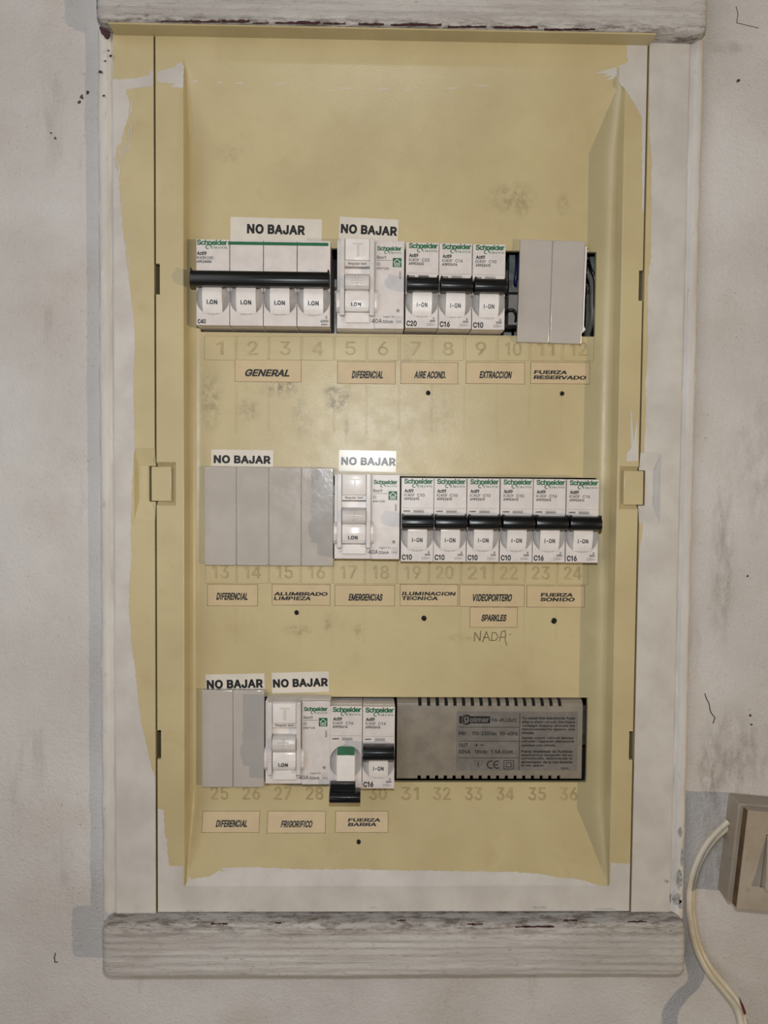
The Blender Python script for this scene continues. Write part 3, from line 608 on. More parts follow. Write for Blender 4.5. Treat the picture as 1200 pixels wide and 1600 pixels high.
rm = tag(moulding('trim_4', BX1, TX1, LEDGE_T - 4, BEAM_Z + 2), 'white painted moulding down the right side of the panel', 'wooden trim', kind='structure')

# chipped paint and cracks belong to the surfaces they are in
def px_poly(pts, y): return [pix(a, b, y) for a, b in pts]
c = MB()
flat(c, jag(px_poly([(156, 41), (172, 42), (173, 56), (168, 62), (158, 52)], -0.9), 1.0, .35), -1.2, M['chip'])
for (a, b, r) in ((157, 113, 1.1), (163, 150, .7), (173, 88, .9), (170, 80, .6), (165, 96, .6)):
    x, z = pix(a, b, -0.9); c.disc(x, z, r, r * .8, -1.3, M['chip'], 9, .4)
c.build('paint_chip', lm)
c = MB()
for (a, b, yy, h) in ((252, 300, 33, 2.0), (300, 345, 34, 2.6), (346, 390, 34, 3.4), (395, 420, 36, 1.8), (430, 500, 36, 3.0), (505, 540, 37, 2.0), (560, 600, 38, 2.6), (610, 690, 39, 2.8), (700, 760, 42, 2.2), (770, 840, 43, 2.6), (850, 930, 46, 2.0)):
    n = 9; up = [(a + (b - a) * k / n, yy - rnd.uniform(.2, 1) * h) for k in range(n + 1)]
    dn = [(a + (b - a) * k / n, yy + 1.6) for k in range(n, -1, -1)]
    flat(c, jag(px_poly(up + dn, -11.4), .8, .15), -11.65, M['chip'])
c.build('paint_chip', top)
c = MB()
for (a, b, r1, r2) in ((1063, 1300, 1.0, 3.0), (1066, 1340, .9, 5.0), (1061, 1375, 1.6, 5.5), (1057, 1405, 2.6, 3.4), (1064, 1412, 1.6, 3.0), (1042, 1377, .8, .9)):
    x, z = pix(a, b, -.6); flat(c, [(x + r1 * math.cos(t) * rnd.uniform(.6, 1.3), z + r2 * math.sin(t) * rnd.uniform(.7, 1.2)) for t in (2 * math.pi * k / 18 for k in range(18))], -.75, M['plaster'])
c.build('paint_chip', rm)
c = MB()
for (a, b, ln) in ((330, 1442, 26), (430, 1441, 10), (620, 1437, 14), (805, 1447, 60), (730, 1443, 24), (880, 1437, 22), (980, 1439, 30)):
    up = [(a + ln * k / 8, b - rnd.uniform(.3, 1.8)) for k in range(9)]; dn = [(a + ln * k / 8, b + rnd.uniform(.3, 1.8)) for k in range(8, -1, -1)]
    flat(c, jag(px_poly(up + dn, -11.2), .7, .2), -11.75, M['chip'])
c.build('paint_chip', led)
c = MB()
c.strip([pix(a, b, WALL) for a, b in ((1101, 1084), (1104, 1092), (1108, 1100), (1109, 1108), (1111, 1114), (1117, 1121), (1114, 1130))], .55, M['crack'], WALL - .12)
c.strip([pix(a, b, WALL) for a, b in ((87, 1489), (85, 1496), (86, 1503), (90, 1503))], .6, M['crack'], WALL - .12)
c.strip([pix(a, b, WALL) for a, b in ((1150, 10), (1153, 22), (1151, 36), (1160, 38), (1172, 41), (1185, 44))], .35, M['crack'], WALL - .12)
for (a, b, r) in ((1153, 126, .9), (128, 152, 1.0), (124, 160, .8), (137, 144, 1.0), (1168, 900, .6), (1172, 1118, .7), (1174, 1132, .6), (86, 216, .6), (80, 208, .5)):
    x, z = pix(a, b, WALL); c.disc(x, z, r, r * 1.2, WALL - .12, M['crack'], 9, .4)
tag(c.build('wall_crack', bpy.data.objects['wall_back']), kind='structure')

# ------------------------------------------------------------------ electrical panel: cabinet, surround, cover
panel = empty('electrical_panel', 0, 0, 50)
tag(panel, 'yellowed recessed electrical panel with three rows of switchgear, edges smeared with white paint', 'electrical panel')
PO = Vector((0, 0, 50))                                  # panel origin
def rel(mb, name, parent, o=PO, **k):
    mb.bm.transform(Matrix.Translation(-Vector(o))); return mb.build(name, parent, **k)

# openings (row centre, left, right, top, bottom)
def hole(xl, xr, yt, yb):
    a = pix(xl, (yt + yb) / 2, FL); b = pix(xr, (yt + yb) / 2, FL)
    return (a[0], b[0], pix(600, yb, FL)[1], pix(600, yt, FL)[1])
HOLES = [hole(311, 931, 389, 522), hole(322, 931, 744, 874), hole(320, 917, 1089, 1222)]
EL, ER = pix(287.5, 720, 0)[0], pix(966.5, 640, 0)[0]    # inner edges of the flat rim
ZT, ZS = pix(600, 98, 0)[1], pix(600, 235, FL)[1]
ZBS, ZB = pix(600, 1262, FL)[1], pix(600, 1384, 0)[1]
def fac(z):
    if z >= ZT or z <= ZB: return 0.0
    if z > ZS: return (ZT - z) / (ZT - ZS)
    if z < ZBS: return (z - ZB) / (ZBS - ZB)
    return 1.0
side = [(-0.5, 0), (-0.1, 0.25), (0.05, 0.7), (0.5, 8.8), (1.0, 10.2), (1.8, 11.3), (2.9, 12.2), (4.3, 12.75), (6.0, FL)]
NOTCH = [pix(246, 460, 0)[1], pix(246, 412, 0)[1], pix(246, 1186, 0)[1], pix(246, 1141, 0)[1]]
LAT = (pix(250, 790, 0)[1], pix(250, 722, 0)[1])
LW = 10.3                                               # latch recess width
xs = [(DX0, 0), (DX0 + 2.0, 0), (DX0 + LW, 0)] + [(EL + a, d) for a, d in side]
mid = sorted({round(v, 3) for h in HOLES for v in h[:2]})
xs += [(v, FL) for v in mid if EL + 6.1 < v < ER - 6.1] + [(ER - a, d) for a, d in reversed(side)] + [(DX1 - LW, 0), (DX1 - 2.0, 0), (DX1, 0)]
xs.sort(key=lambda p: p[0])
zs = sorted({DZ0, DZ1, ZT, ZS, ZB, ZBS, *NOTCH, *LAT, ZT - 1.5, ZT - 5, *[v for h in HOLES for v in h[2:]]})
mb = MB(); bm = mb.bm; mb.mi(M['cover'])
gv = [[bm.verts.new((x, d * fac(z), z)) for x, d in xs] for z in zs]
for j in range(len(zs) - 1):
    for i in range(len(xs) - 1):
        cx, cz = (xs[i][0] + xs[i + 1][0]) / 2, (zs[j] + zs[j + 1]) / 2
        if any(h[0] < cx < h[1] and h[2] < cz < h[3] for h in HOLES): continue
        if (i == 0 or i == len(xs) - 2) and (NOTCH[0] < cz < NOTCH[1] or NOTCH[2] < cz < NOTCH[3]): continue
        if (i <= 1 or i >= len(xs) - 3) and LAT[0] < cz < LAT[1]: continue
        bm.faces.new((gv[j][i], gv[j][i + 1], gv[j + 1][i + 1], gv[j + 1][i]))
bmesh.ops.delete(bm, geom=[v for v in bm.verts if not v.link_faces], context='VERTS')
be = [e for e in bm.edges if len(e.link_faces) == 1]
r = bmesh.ops.extrude_edge_only(bm, edges=be)
bmesh.ops.translate(bm, verts=[v for v in r['geom'] if isinstance(v, bmesh.types.BMVert)], vec=(0, 2.6, 0))
# faint moulded ribs under each row of numbers and down the number fields
for row, (ya, yb, xa, xb) in enumerate(((602, 678, 318, 930), (950, 1010, 319, 920))):
    for k in range(1, 12):
        px = xa + (xb - xa) * k / 12
        if rnd.random() < .12: continue
        x, z1 = pix(px, ya, FL); _, z0 = pix(px, yb - rnd.uniform(0, 8), FL)
        hh = 0.34 if (row == 0 and k < 8) else 0.14
        mb.box(x - .4, x + .4, FL - hh, FL + .3, z0, z1, M['cover'], .08, 1)
cover = rel(mb, 'front_cover', panel, angle=30)

# surround
sy = 0.0; gap = 1.05
mb = MB()
Z_in = [DZ0 - 10] + sorted([pix(230, 812, 0)[1], pix(230, 700, 0)[1]]) + [BEAM_Z + 0.0]
PADW = 11.0
for (xa, xb, inner) in ((TX0, DX0 - gap, 1), (DX1 + gap, TX1, 0)):
    mb.box(xa, xb, sy, 14, DZ0 - 8, Z_in[1], M['cover'])
    mb.box(xa, xb, sy, 14, Z_in[2], BEAM_Z - .3, M['cover'])
    px0, px1 = (xa, xb - PADW) if inner else (xa + PADW, xb)
    mb.box(px0, px1, sy, 14, Z_in[1], Z_in[2], M['cover'])
mb.box(DX0 - gap, DX1 + gap, 1.2, 14, DZ1 + gap * .6, BEAM_Z + 4, M['cover'])
mb.box(DX0 - gap, DX1 + gap, 1.2, 14, DZ0 - 8, DZ0 - gap, M['cover'])
# thin lip of the cabinet under the top board
mb.box(TX0 + 1, DX1 + gap, -10.2, 1.2, BEAM_Z - 1.3, BEAM_Z - .4, M['cover'], .25, 1)
surround = rel(mb, 'surround_frame', panel)
# finger scoops beside the latches
for sgn in (-1, 1):
    sm = M['cover'] if sgn < 0 else M['paint']; z0, z1 = Z_in[1], Z_in[2]; zm0, zm1 = pix(230, 784, 0)[1], pix(230, 728, 0)[1]
    xo = (DX0 - gap - PADW) if sgn < 0 else (DX1 + gap + PADW); xi = (DX0 - gap) if sgn < 0 else (DX1 + gap)
    dirx = 1 if sgn < 0 else -1; mb = MB()
    A = lambda u, y, z: (xo + dirx * u, y, z)
    sx = 7.4                                    # slot begins here
    P = [A(0, 0, z0), A(0, 0, z1), A(1.8, 2.6, zm0), A(1.8, 2.6, zm1), A(PADW, 2.6, zm0), A(PADW, 2.6, zm1), A(PADW, 0.2, z0), A(PADW, .2, z1), A(sx, 2.6, zm0), A(sx, 2.6, zm1)]
    for q in ((0, 2, 3, 1), (2, 8, 9, 3), (0, 6, 4, 8, 2), (1, 3, 9, 5, 7)):
        mb.face([P[i] for i in q], sm)
    mb.face([A(sx, 2.6, zm0), A(sx, 2.6, zm1), A(sx, 14, zm1), A(sx, 14, zm0)], M['cover'])
    mb.face([A(sx, 2.6, zm0), A(PADW, 2.6, zm0), A(PADW, 14, zm0), A(sx, 14, zm0)], M['cover'])
    mb.face([A(sx, 2.6, zm1), A(PADW, 2.6, zm1), A(PADW, 14, zm1), A(sx, 14, zm1)], M['cover'])
    mb.face([A(PADW, .2, z0), A(PADW, 14, z0), A(PADW, 14, zm0), A(PADW, 2.6, zm0)], M['cover'])
    mb.face([A(PADW, .2, z1), A(PADW, 14, z1), A(PADW, 14, zm1), A(PADW, 2.6, zm1)], M['cover'])
    bmesh.ops.recalc_face_normals(mb.bm, faces=mb.bm.faces[:])
    rel(mb, 'latch_scoop', panel, angle=20)
    # sprung latch tab set in its own recess in the cover
    mb = MB(); l0, l1 = LAT; e = DX0 if sgn < 0 else DX1; d = 1 if sgn < 0 else -1
    B = lambda u, y, z: (e + d * u, y, z)
    r0 = [B(0, .0, l0), B(LW, 0, l0), B(LW, 0, l1), B(0, 0, l1)]
    r1 = [B(0, 2.6, l0 + 2.2), B(LW - 2.4, 2.6, l0 + 2.2), B(LW - 2.4, 2.6, l1 - 2.2), B(0, 2.6, l1 - 2.2)]
    for k in (0, 1, 2): mb.face((r0[k], r0[k + 1], r1[k + 1], r1[k]), M['cover'])
    xa, xb = sorted((e - d * 3.0, e + d * (LW - 2.6)))
    mb.box(xa, xb, 0.5, 5.5, l0 + 2.4, l1 - 2.4, M['cover'], .4)
    mb.face([B(LW, 2.7, l0), B(LW, 2.7, l1), B(0, 2.7, l1), B(0, 2.7, l0)], M['cover'])
    bmesh.ops.recalc_face_normals(mb.bm, faces=mb.bm.faces[:])
    rel(mb, 'latch', panel)

# cabinet box behind the cover with its rails
mb = MB(); bx0, bx1, bz0, bz1 = DX0 - 3, DX1 + 3, DZ0 - 4, DZ1 + 4
mb.box(bx0, bx1, 72, 74, bz0, bz1, M['dark'])
for (a, b, c_, d_) in ((bx0 - 2, bx0, bz0, bz1), (bx1, bx1 + 2, bz0, bz1), (bx0, bx1, bz0 - 2, bz0), (bx0, bx1, bz1, bz1 + 2)): mb.box(a, b, 14.2, 74, c_, d_, M['dark'])
rel(mb, 'cabinet_box', panel)
for (xl, xr, z0, z1) in HOLES:
    zc = (z0 + z1) / 2; mb = MB()
    mb.prism([(56, zc - 17.5), (56, zc - 13), (62, zc - 12), (62, zc + 12), (56, zc + 13), (56, zc + 17.5), (57, zc + 17.5), (57, zc + 14), (63, zc + 13), (63, zc - 13), (57, zc - 14), (57, zc - 17.5)], DX0 + 6, DX1 - 6, M['steel'], axis='x')
    rel(mb, 'din_rail', panel)

# number fields with embossed numerals
def number(parent, k, px, py, tile):
    x, z = pix(px, py, FL); s = str(k); wd = (5.6 if len(s) == 1 else 9.6) * (0.62 if s == '1' else 1.0) * (0.92 if s[0] == '1' and len(s) > 1 else 1)
    host = parent
    if tile:
        mb = MB(); mb.box(x - 8.5, x + 8.5, FL - .5, FL + .3, z - 6.6, z + 6.6, M['cover'], .22, 1)
        host = rel(mb, 'number_tile', parent)
    y = FL - (.5 if tile else 0); mb = MB()
    mb.text(s, x - wd / 2, x + wd / 2, z - 3.7, z + 3.7, y + .04, M['numeral'], depth=.42)
    rel(mb, 'embossed_number', host, angle=25)
for r_, (xa, xb, ya, yb) in enumerate(((344, 904, 544, 545.5), (345, 895, 893, 895), (343, 889, 1239, 1240.5))):
    for k in range(12): number(panel, r_ * 12 + k + 1, xa + (xb - xa) * k / 11, ya + (yb - ya) * k / 11, r_ < 2)

# marker dots and the handwritten word
for (a, b, r) in ((669, 614, 1.25), (878, 615, 1.2), (463.5, 957, 1.3), (662.5, 966, 1.45), (865.5, 970, 1.55), (560.5, 1315, 1.15)):
    x, z = pix(a, b, FL)
    if b > 1262: q = pix_plane(a, b, (0, 0, ZB), Vector((0, ZBS - ZB, -FL)).normalized()); x, z = q.x, q.z
    mb = MB(); flat(mb, [(x + r * math.cos(t) * rnd.uniform(.88, 1.1), z + r * 1.08 * math.sin(t) * rnd.uniform(.88, 1.1)) for t in (2 * math.pi * k / 16 for k in range(16))], lambda zz: FL * fac(zz) - .36, M['dot']); rel(mb, 'ink_dot', panel)
mb = MB()
for st in ([(741, 1002), (742, 988), (750, 1001), (751, 986)], [(754, 1003), (760, 987), (765, 1001)], [(756, 996), (764, 996)],
           [(768, 1001), (769, 988), (775, 989), (778, 995), (775, 1000), (768, 1001)], [(780, 1002), (784, 987), (789, 985), (790, 992), (789, 1000), (792, 1008)], [(782, 996), (790, 995)], [(797, 991), (798, 991.5)]):
    mb.strip([pix(a, b, FL) for a, b in st], .5, M['pencil'], FL - .1)
tag(rel(mb, 'handwriting', panel), 'handwritten word NADA')

# overlapping white wall paint, brushed onto the cabinet
def smear(pts, y=-0.07, step=1.5, amp=.35, plane=0.0):
    mb = MB(); flat(mb, jag(px_poly(pts, plane), step, amp), y, M['paint']); return rel(mb, 'paint_smear', panel)
# left of the surround, split around the scoop
LB = [(196, 140), (203, 160), (200, 185), (193, 205), (190, 222), (184, 228), (181, 246), (178.5, 248), (181, 262), (186, 268), (187, 300), (190, 330), (193, 365), (197, 400), (201, 430), (204, 455), (209, 500), (211, 540), (208, 600), (210, 660), (210, 700), (207, 745), (206, 790), (204, 830), (206, 870), (202, 915), (202, 960), (206, 1010), (212, 1050), (216, 1090), (221, 1130), (229, 1165), (236, 1195), (243.3, 1215), (244, 1300), (245, 1430)]
xin = lambda py: 176.5 + (py - 60) * .0075
LBm = [pix(a, b, 0) for a, b in LB]
lft = [(TX0 + .02, pix(180, 1430, 0)[1]), (TX0 + .02, pix(180, 124, 0)[1])]
mb = MB()
strk = [pix(a, b, 0) for a, b in ((205, 124), (232, 118), (238, 108), (240, 110), (241, 135), (215, 137))]
lim = DX0 - gap - .05
poly = jag([(min(x, lim), z) for x, z in lft[1:] + strk + LBm], 1.3, .32, False)
poly = [(min(max(x, TX0 + .02), lim), z) for x, z in poly] + [lft[0]]
flat(mb, poly, -.07, M['paint']); rel(mb, 'paint_smear', panel)
mb = MB()      # dry brush streaks trailing off the painted edge
for k in range(34):
    i = rnd.randrange(1, 14); px0 = LB[i][0] + rnd.uniform(1, 9); py0 = LB[i][1] + rnd.uniform(-12, 12); ln = rnd.uniform(10, 34); wd = rnd.uniform(.5, 1.3)
    q = [pix(a, b, 0) for a, b in ((px0, py0), (px0 + wd, py0 + ln * .4), (px0 + rnd.uniform(-.6, .6), py0 + ln), (px0 - wd * .5, py0 + ln * .5))]
    flat(mb, q, -.08 - k * .003, M['paint'])
rel(mb, 'paint_smear', panel)
# brush stroke across the cover's top left corner
smear([(246, 112), (262, 108), (274, 103), (283, 97), (287, 100), (287, 137), (262, 136), (274, 131), (252, 129), (246, 127)])
# right of the surround
RB = [(1015, 68), (1014, 190), (1018, 250), (1017, 400), (1012, 440), (1012, 560), (1008.5, 600), (1009, 640), (1007, 690)]
RB2 = [(1004, 815), (1003.5, 835), (1000, 850), (998, 880), (994, 905), (990, 1100), (986.5, 1270), (985, 1432)]
RBm = [pix(a, b, 0) for a, b in RB]; RB2m = [pix(a, b, 0) for a, b in RB2]; lo = DX1 + gap + .05
zt_, zb_ = pix(1040, 68, 0)[1], pix(1040, 1432, 0)[1]
mb = MB()
p1 = [(min(max(x, lo), TX1 - .02), z) for x, z in jag(RBm, 1.3, .3, False)] + [(max(lo, RBm[-1][0]), Z_in[2] + .05), (TX1 - .02, Z_in[2] + .05), (TX1 - .02, zt_)]
flat(mb, p1, -.07, M['paint'])
flat(mb, [(DX1 + gap + PADW + .05, Z_in[1]), (DX1 + gap + PADW + .05, Z_in[2] + .05), (TX1 - .02, Z_in[2] + .05), (TX1 - .02, Z_in[1])], -.07, M['paint'])
p2 = [(TX1 - .02, Z_in[1]), (max(lo, RB2m[0][0]), Z_in[1])] + [(min(max(x, lo), TX1 - .02), z) for x, z in jag(RB2m, 1.3, .3, False)] + [(lo, zb_), (TX1 - .02, zb_)]
flat(mb, p2, -.07, M['paint']); rel(mb, 'paint_smear', panel)
# on the cover's rim
ins = lambda pts: [(min(max(x, DX0 + .05), DX1 - .05), max(z, DZ0 + .05)) for x, z in pts]
mb = MB(); flat(mb, ins(jag(px_poly([(249, 1263), (256, 1266), (257, 1300), (261, 1312), (262, 1330), (265, 1353), (287, 1352)], 0), 1.2, .35, False) + [(EL - .7, pix(287, 1352, 0)[1]), (EL - .7, ZB), (DX0, ZB), (DX0, pix(249, 1263, 0)[1])]), -.07, M['paint']); rel(mb, 'paint_smear', panel)
mb = MB(); flat(mb, [(DX0 + .05, DZ0 + .05), (DX1 - .05, DZ0 + .05), (DX1 - .05, ZB), (DX0 + .05, ZB)], -.07, M['paint']); rel(mb, 'paint_smear', panel)
mb = MB(); flat(mb, ins([(ER + .7, pix(946, 1347, 0)[1])] + jag(px_poly([(955, 1348), (966, 1349), (986, 1349)], 0), 1.2, .3, False) + [(DX1, pix(984, 1349, 0)[1]), (DX1, ZB), (ER + .7, ZB)]), -.07, M['paint']); rel(mb, 'paint_smear', panel)
slope_y = lambda z: FL * fac(z) - .09
def on_slope(pts, up):
    if up: p0, n = (0, 0, ZT), Vector((0, ZT - ZS, FL)).normalized()
    else: p0, n = (0, 0, ZB), Vector((0, ZBS - ZB, -FL)).normalized()
    out = []
    for a, b in pts:
        q = pix_plane(a, b, p0, n); out.append((q.x, q.z))
    return out
mb = MB(); bd = on_slope([(289, 1354), (296, 1353), (298, 1373), (320, 1371), (333, 1366), (340, 1360), (352, 1361), (345, 1356), (400, 1355), (470, 1358), (560, 1358), (640, 1360), (720, 1361), (800, 1362), (850, 1366), (872, 1371), (905, 1373), (931, 1382)], False)
bd = [(x, max(z, ZB + .05)) for x, z in jag(bd, 1.0, .28, False)]
flat(mb, bd + [(pix(938, 1384, 0)[0], ZB + .01), (EL + .3, ZB + .01), (EL + .3, bd[0][1])], slope_y, M['paint']); rel(mb, 'paint_smear', panel)
for (a, b, c_) in ((298, 313, 127), (336, 350, 129), (365, 384, 130), (425, 455, 131), (520, 563, 138), (585, 612, 139), (628, 651, 140), (690, 718, 138), (740, 771, 134)):
    mb = MB(); h = rnd.uniform(.7, 1.2)
    flat(mb, on_slope([(a, c_), ((a + b) / 2, c_ - h * .7), (b, c_), ((a + b) / 2, c_ + h)], True), slope_y, M['paint']); rel(mb, 'paint_smear', panel)
mb = MB()
flat(mb, ins(jag(px_poly([(979, 70), (979, 88), (982, 94), (976, 100), (967, 103), (967, 128), (970, 132), (979, 143), (990, 160), (1003, 184), (1003, 330), (1012, 331), (1012, 70)], 0), 1.2, .25)), -.07, M['paint'])
flat(mb, on_slope([(966, 103), (955, 107), (931, 114), (950, 116), (940, 121), (957, 118), (944, 127), (958, 123), (966, 119)], True), slope_y, M['paint'])
rel(mb, 'paint_smear', panel)
smear([(985, 642), (987.5, 642), (989.5, 690), (993, 668), (996, 652), (997, 720), (979, 721), (980, 708), (986, 700)], step=3.0, amp=.1)

# ------------------------------------------------------------------ circuit breakers
YF = -12.0            # device face, measured from the cover floor
SC = 2.875            # photograph pixels per mm on the face
def arc_pts(cz, r, a0, a1, n=16, cl=8.8):
    return [(max(-cl, min(cl, r * math.cos(a0 + (a1 - a0) * k / n))), cz + r * math.sin(a0 + (a1 - a0) * k / n)) for k in range(n + 1)]
CZ, CR = -8.0, 9.3
def pole(mb, x0, wide=8.8):
    """one 18 mm pole: two face panels around the round switch well"""
    T = Matrix.Translation((x0, 0, 0)); mat = M['white']
    up = [(-wide, 22.6), (-wide, CZ + 3)] + arc_pts(CZ, CR, math.pi - .33, .33, 14, wide) + [(wide, CZ + 3), (wide, 22.6)]
    lo = [(wide, -22.8), (wide, CZ - 3)] + arc_pts(CZ, CR, -.33, -math.pi + .33, 16, wide) + [(-wide, CZ - 3), (-wide, -22.8)]
    mb.prism(up, YF, YF + 5, mat, .22, mtx=T)
    mb.prism(lo, YF, YF + 5, mat, .22, mtx=T)
    mb.box(-wide, wide, YF + 4.6, 38, -22.9, 22.8, mat, .3, mtx=T)
    # dished wall of the well
    n = 36; b = bmesh.new()
    prof = ((CR, YF + .3), (CR - .9, YF + 1.6), (CR - 2.4, YF + 2.7), (CR - 4.6, YF + 3.3), (0.01, YF + 3.5)); R = []
    for (rr, y) in prof:
        R.append([b.verts.new((max(-wide, min(wide, rr * math.cos(2 * math.pi * k / n))), y, CZ + rr * math.sin(2 * math.pi * k / n))) for k in range(n)])
    for A, B in zip(R, R[1:]):
        for k in range(n): b.faces.new((A[k], A[(k + 1) % n], B[(k + 1) % n], B[k]))
    b.transform(T); bmesh.ops.recalc_face_normals(b, faces=b.faces[:]); mb.take(b, M['grey'])
def rocker_mesh(x0, on=True, marker='I-ON', bold=.03):
    mb = MB()
    if on:
        pr = [(YF + 3, -3.2), (YF - 2.4, -3.2), (YF - 2.6, -6), (YF - 2.2, -10), (YF - 1.2, -14), (YF - .4, -16.6), (YF + 3, -16.9)]
        mb.prism(pr, x0 - 5.2, x0 + 5.2, M['white2'], .22, axis='x')
        def fn(x, z): return (x, YF - 2.6 + max(0, (-6 - z)) * .13 - .16, z)
        mb.text(marker, x0 - 2.8, x0 + 2.8, -12.1, -9.7, 0, M['ink'], bold=bold * .7, space=1.12, fn=fn)
    else:
        pr = [(YF + 3, .8), (YF + .4, .6), (YF - .6, -1.2), (YF - 1.2, -4), (YF - 1.6, -6), (YF - 1.9, -9), (YF - 2.2, -13.5), (YF - 2.6, -18.0), (YF + 3, -18.0)]
        mb.prism(pr, x0 - 4.9, x0 + 4.9, M['white2'], .22, axis='x')
        q = [(YF + .28, .4), (YF - .75, -1.25), (YF - 1.32, -4.0)]
        for a, b in zip(q, q[1:]):
            mb.face([(x0 - 4.75, a[0] - .1, a[1]), (x0 - 4.75, b[0] - .1, b[1]), (x0 + 4.75, b[0] - .1, b[1]), (x0 + 4.75, a[0] - .1, a[1])], M['green'])
        bmesh.ops.recalc_face_normals(mb.bm, faces=mb.bm.faces[:])
    return mb
def guard(mb, x0):
    half = [(5.1, -15.6), (5.1, CZ - math.sqrt(CR ** 2 - 5.1 ** 2) + .3)] + [(x, CZ - math.sqrt(CR ** 2 - x * x) + .3) for x in (4, 2.5, 1, .12)] + [(.12, -15.6)]
    for sg in (1, -1):
        P = [(sg * a, b) for a, b in half]
        mb.prism(P if sg > 0 else P[::-1], YF + .35, YF + 4, M['white2'], .08, mtx=Matrix.Translation((x0, 0, 0)))
def handle_mesh(x0, x1, zc, h, on=True):
    mb = MB(); y0, y1 = YF - 9.2, YF + 1.2
    pr = [(y1, zc - h * .30), (y1, zc + h * .42), (YF - 3, zc + h * .5), (YF - 5.5, zc + h * .5), (YF - 7.6, zc + h * .42), (YF - 9.0, zc + h * .16), (y0, zc - h * .12), (YF - 8.6, zc - h * .36), (YF - 7.0, zc - h * .5), (YF - 3, zc - h * .5)]
    mb.prism(pr, x0, x1, M['black'], .35, axis='x')
    # grip ridges
    for k in range(3): mb.box(x0 + .8, x1 - .8, YF - 9.25 + k * .12, YF - 8.2, zc + h * (.10 - .17 * k) - .16, zc + h * (.10 - .17 * k) + .16, M['black'], .1, 1)
    mb.box(x0 + .1, x0 + 1.0, YF - 7.8, YF - 3, zc + h * .3, zc + h * .58, M['black'], .2, 1); mb.box(x1 - 1.0, x1 - .1, YF - 7.8, YF - 3, zc + h * .3, zc + h * .58, M['black'], .2, 1)
    return mb
def logo(mb, x0, x1, z0, z1, y, mat):
    """the maker's word mark: heavy letters, a looping tail under the n, small second word"""
    h = z1 - z0; w_ = x1 - x0
    mb.text('Schneider', x0, x1, z0, z1, y, mat, bold=.030, space=.93)
    t = [(x0 + w_ * (.37 + .075 * math.cos(a)), z0 - h * .28 + h * .34 * math.sin(a) + (math.cos(a)) * h * .10) for a in (math.radians(k) for k in range(-20, 300, 25))]
    mb.strip([(x0 + w_ * .455, z0 + h * .25)] + t, h * .15, mat, y)
    mb.text('Electric', x0 + w_ * .47, x1 - w_ * .01, z0 - h * .62, z0 - h * .16, y, mat, bold=.012, space=1.35)

def make_breaker(rating, ref, off=False):
    e = empty('circuit_breaker', 0, 0, 0)
    mb = MB(); pole(mb, 0); guard(mb, 0); mb.build('body', e)
    mb = rocker_mesh(0, not off); mb.build('rocker', e)
    if off:
        mb = handle_mesh(-8.6, 8.2, -25.2, 6.0, False)
        mb.box(-8.4, 5.4, YF - 5.2, YF - .6, -22.6, -18.2, M['black'], .4)
    else: mb = handle_mesh(-8.6, 8.4, -.9, 7.4)
    mb.build('handle', e)
    mb = MB(); mb.box(-2.2, 3.6, YF - .14, YF + .6, 3.6, 5.6, M['grey'], .1, 1)
    mb.box(-2.0, 3.4, YF - .2, YF + .2, 4.1, 5.0, M['slot'] if rating != 'C20' else M['softink']); mb.build('contact_window', e)
    y = YF - .07; mb = MB()
    logo(mb, -7.3, 8.2, 19.4, 22.3, y, M['green']); mb.build('logo', e)
    mb = MB()
    mb.text('Acti9', -7.1, -2.2, 14.7, 16.7, y, M['ink'], bold=.03)
    mb.text('iC40F', -7.3, -1.6, 12.6, 14.2, y, M['softink'], bold=.012); mb.text(rating, -.2, 3.9, 12.5, 14.2, y, M['softink'], bold=.012)
    mb.text(ref, -7.3, .8, 10.6, 12.1, y, M['ink'], bold=.02)
    mb.box(-8.3, 8.4, y, y + .05, 6.25, 6.38, M['palegrey'])
    mb.text('aaaaa' if False else '60898', -7.6, -4.0, 4.2, 5.1, y, M['ink'], bold=.03)
    if not off:
        mb.text(rating, -8.2, -2.7, -22.0, -18.9, y, M['ink'], bold=.03)
        mb.text('3', 5.8, 6.9, -18.2, -17.1, y, M['softink'], bold=.02)
        mb.text('6000', 4.3, 7.2, -19.6, -18.4, y, M['softink'], bold=.03); mb.text('230V~', 2.6, 7.3, -21.6, -20.2, y, M['softink'])
    mb.build('printed_text', e)
    return e
def tagged_breaker(o, label): return tag(o, label, 'circuit breaker', 'single circuit breakers')
protos = {'C20': make_breaker('C20', 'A9P53620'), 'C16': make_breaker('C16', 'A9P53616'), 'C10': make_breaker('C10', 'A9P53610')}
used = set()
for (rt, px, py, label) in (
    ('C20', 659.5, 445.5, 'white breaker marked C20 with black handle up, in the top row above AIRE ACOND.'),
    ('C16', 711.5, 446.8, 'white C16 breaker in the top row between the C20 and C10 breakers'),
    ('C10', 763.7, 448.2, 'white C10 breaker at the right end of the top row trio, beside the open gap'),
    ('C10', 652.0, 812.0, 'white C10 breaker in the middle row directly right of the residual current device'),
    ('C10', 703.2, 812.4, 'second white C10 breaker from the residual current device in the middle row'),
    ('C10', 754.8, 812.7, 'third white C10 breaker from the residual current device in the middle row'),
    ('C10', 806.8, 813.1, 'middle row white C10 breaker directly left of the two C16 breakers'),
    ('C16', 858.2, 813.6, 'middle row white C16 breaker, second from the right end'),
    ('C16', 910.0, 814.2, 'white C16 breaker at the far right end of the middle row'),
    ('C16', 591.5, 1168.2, 'bottom row C16 breaker with raised black handle, beside the grey power supply')):
    o = protos[rt] if rt not in used else copy_tree(protos[rt]); used.add(rt)
    place(o, px, py, FL + YF, FL); tagged_breaker(o, label)
o = make_breaker('C16', 'A9P53616', off=True); place(o, 540.5, 1167.4, FL + YF, FL)
tagged_breaker(o, 'bottom row breaker switched off, black handle down and green strip showing')

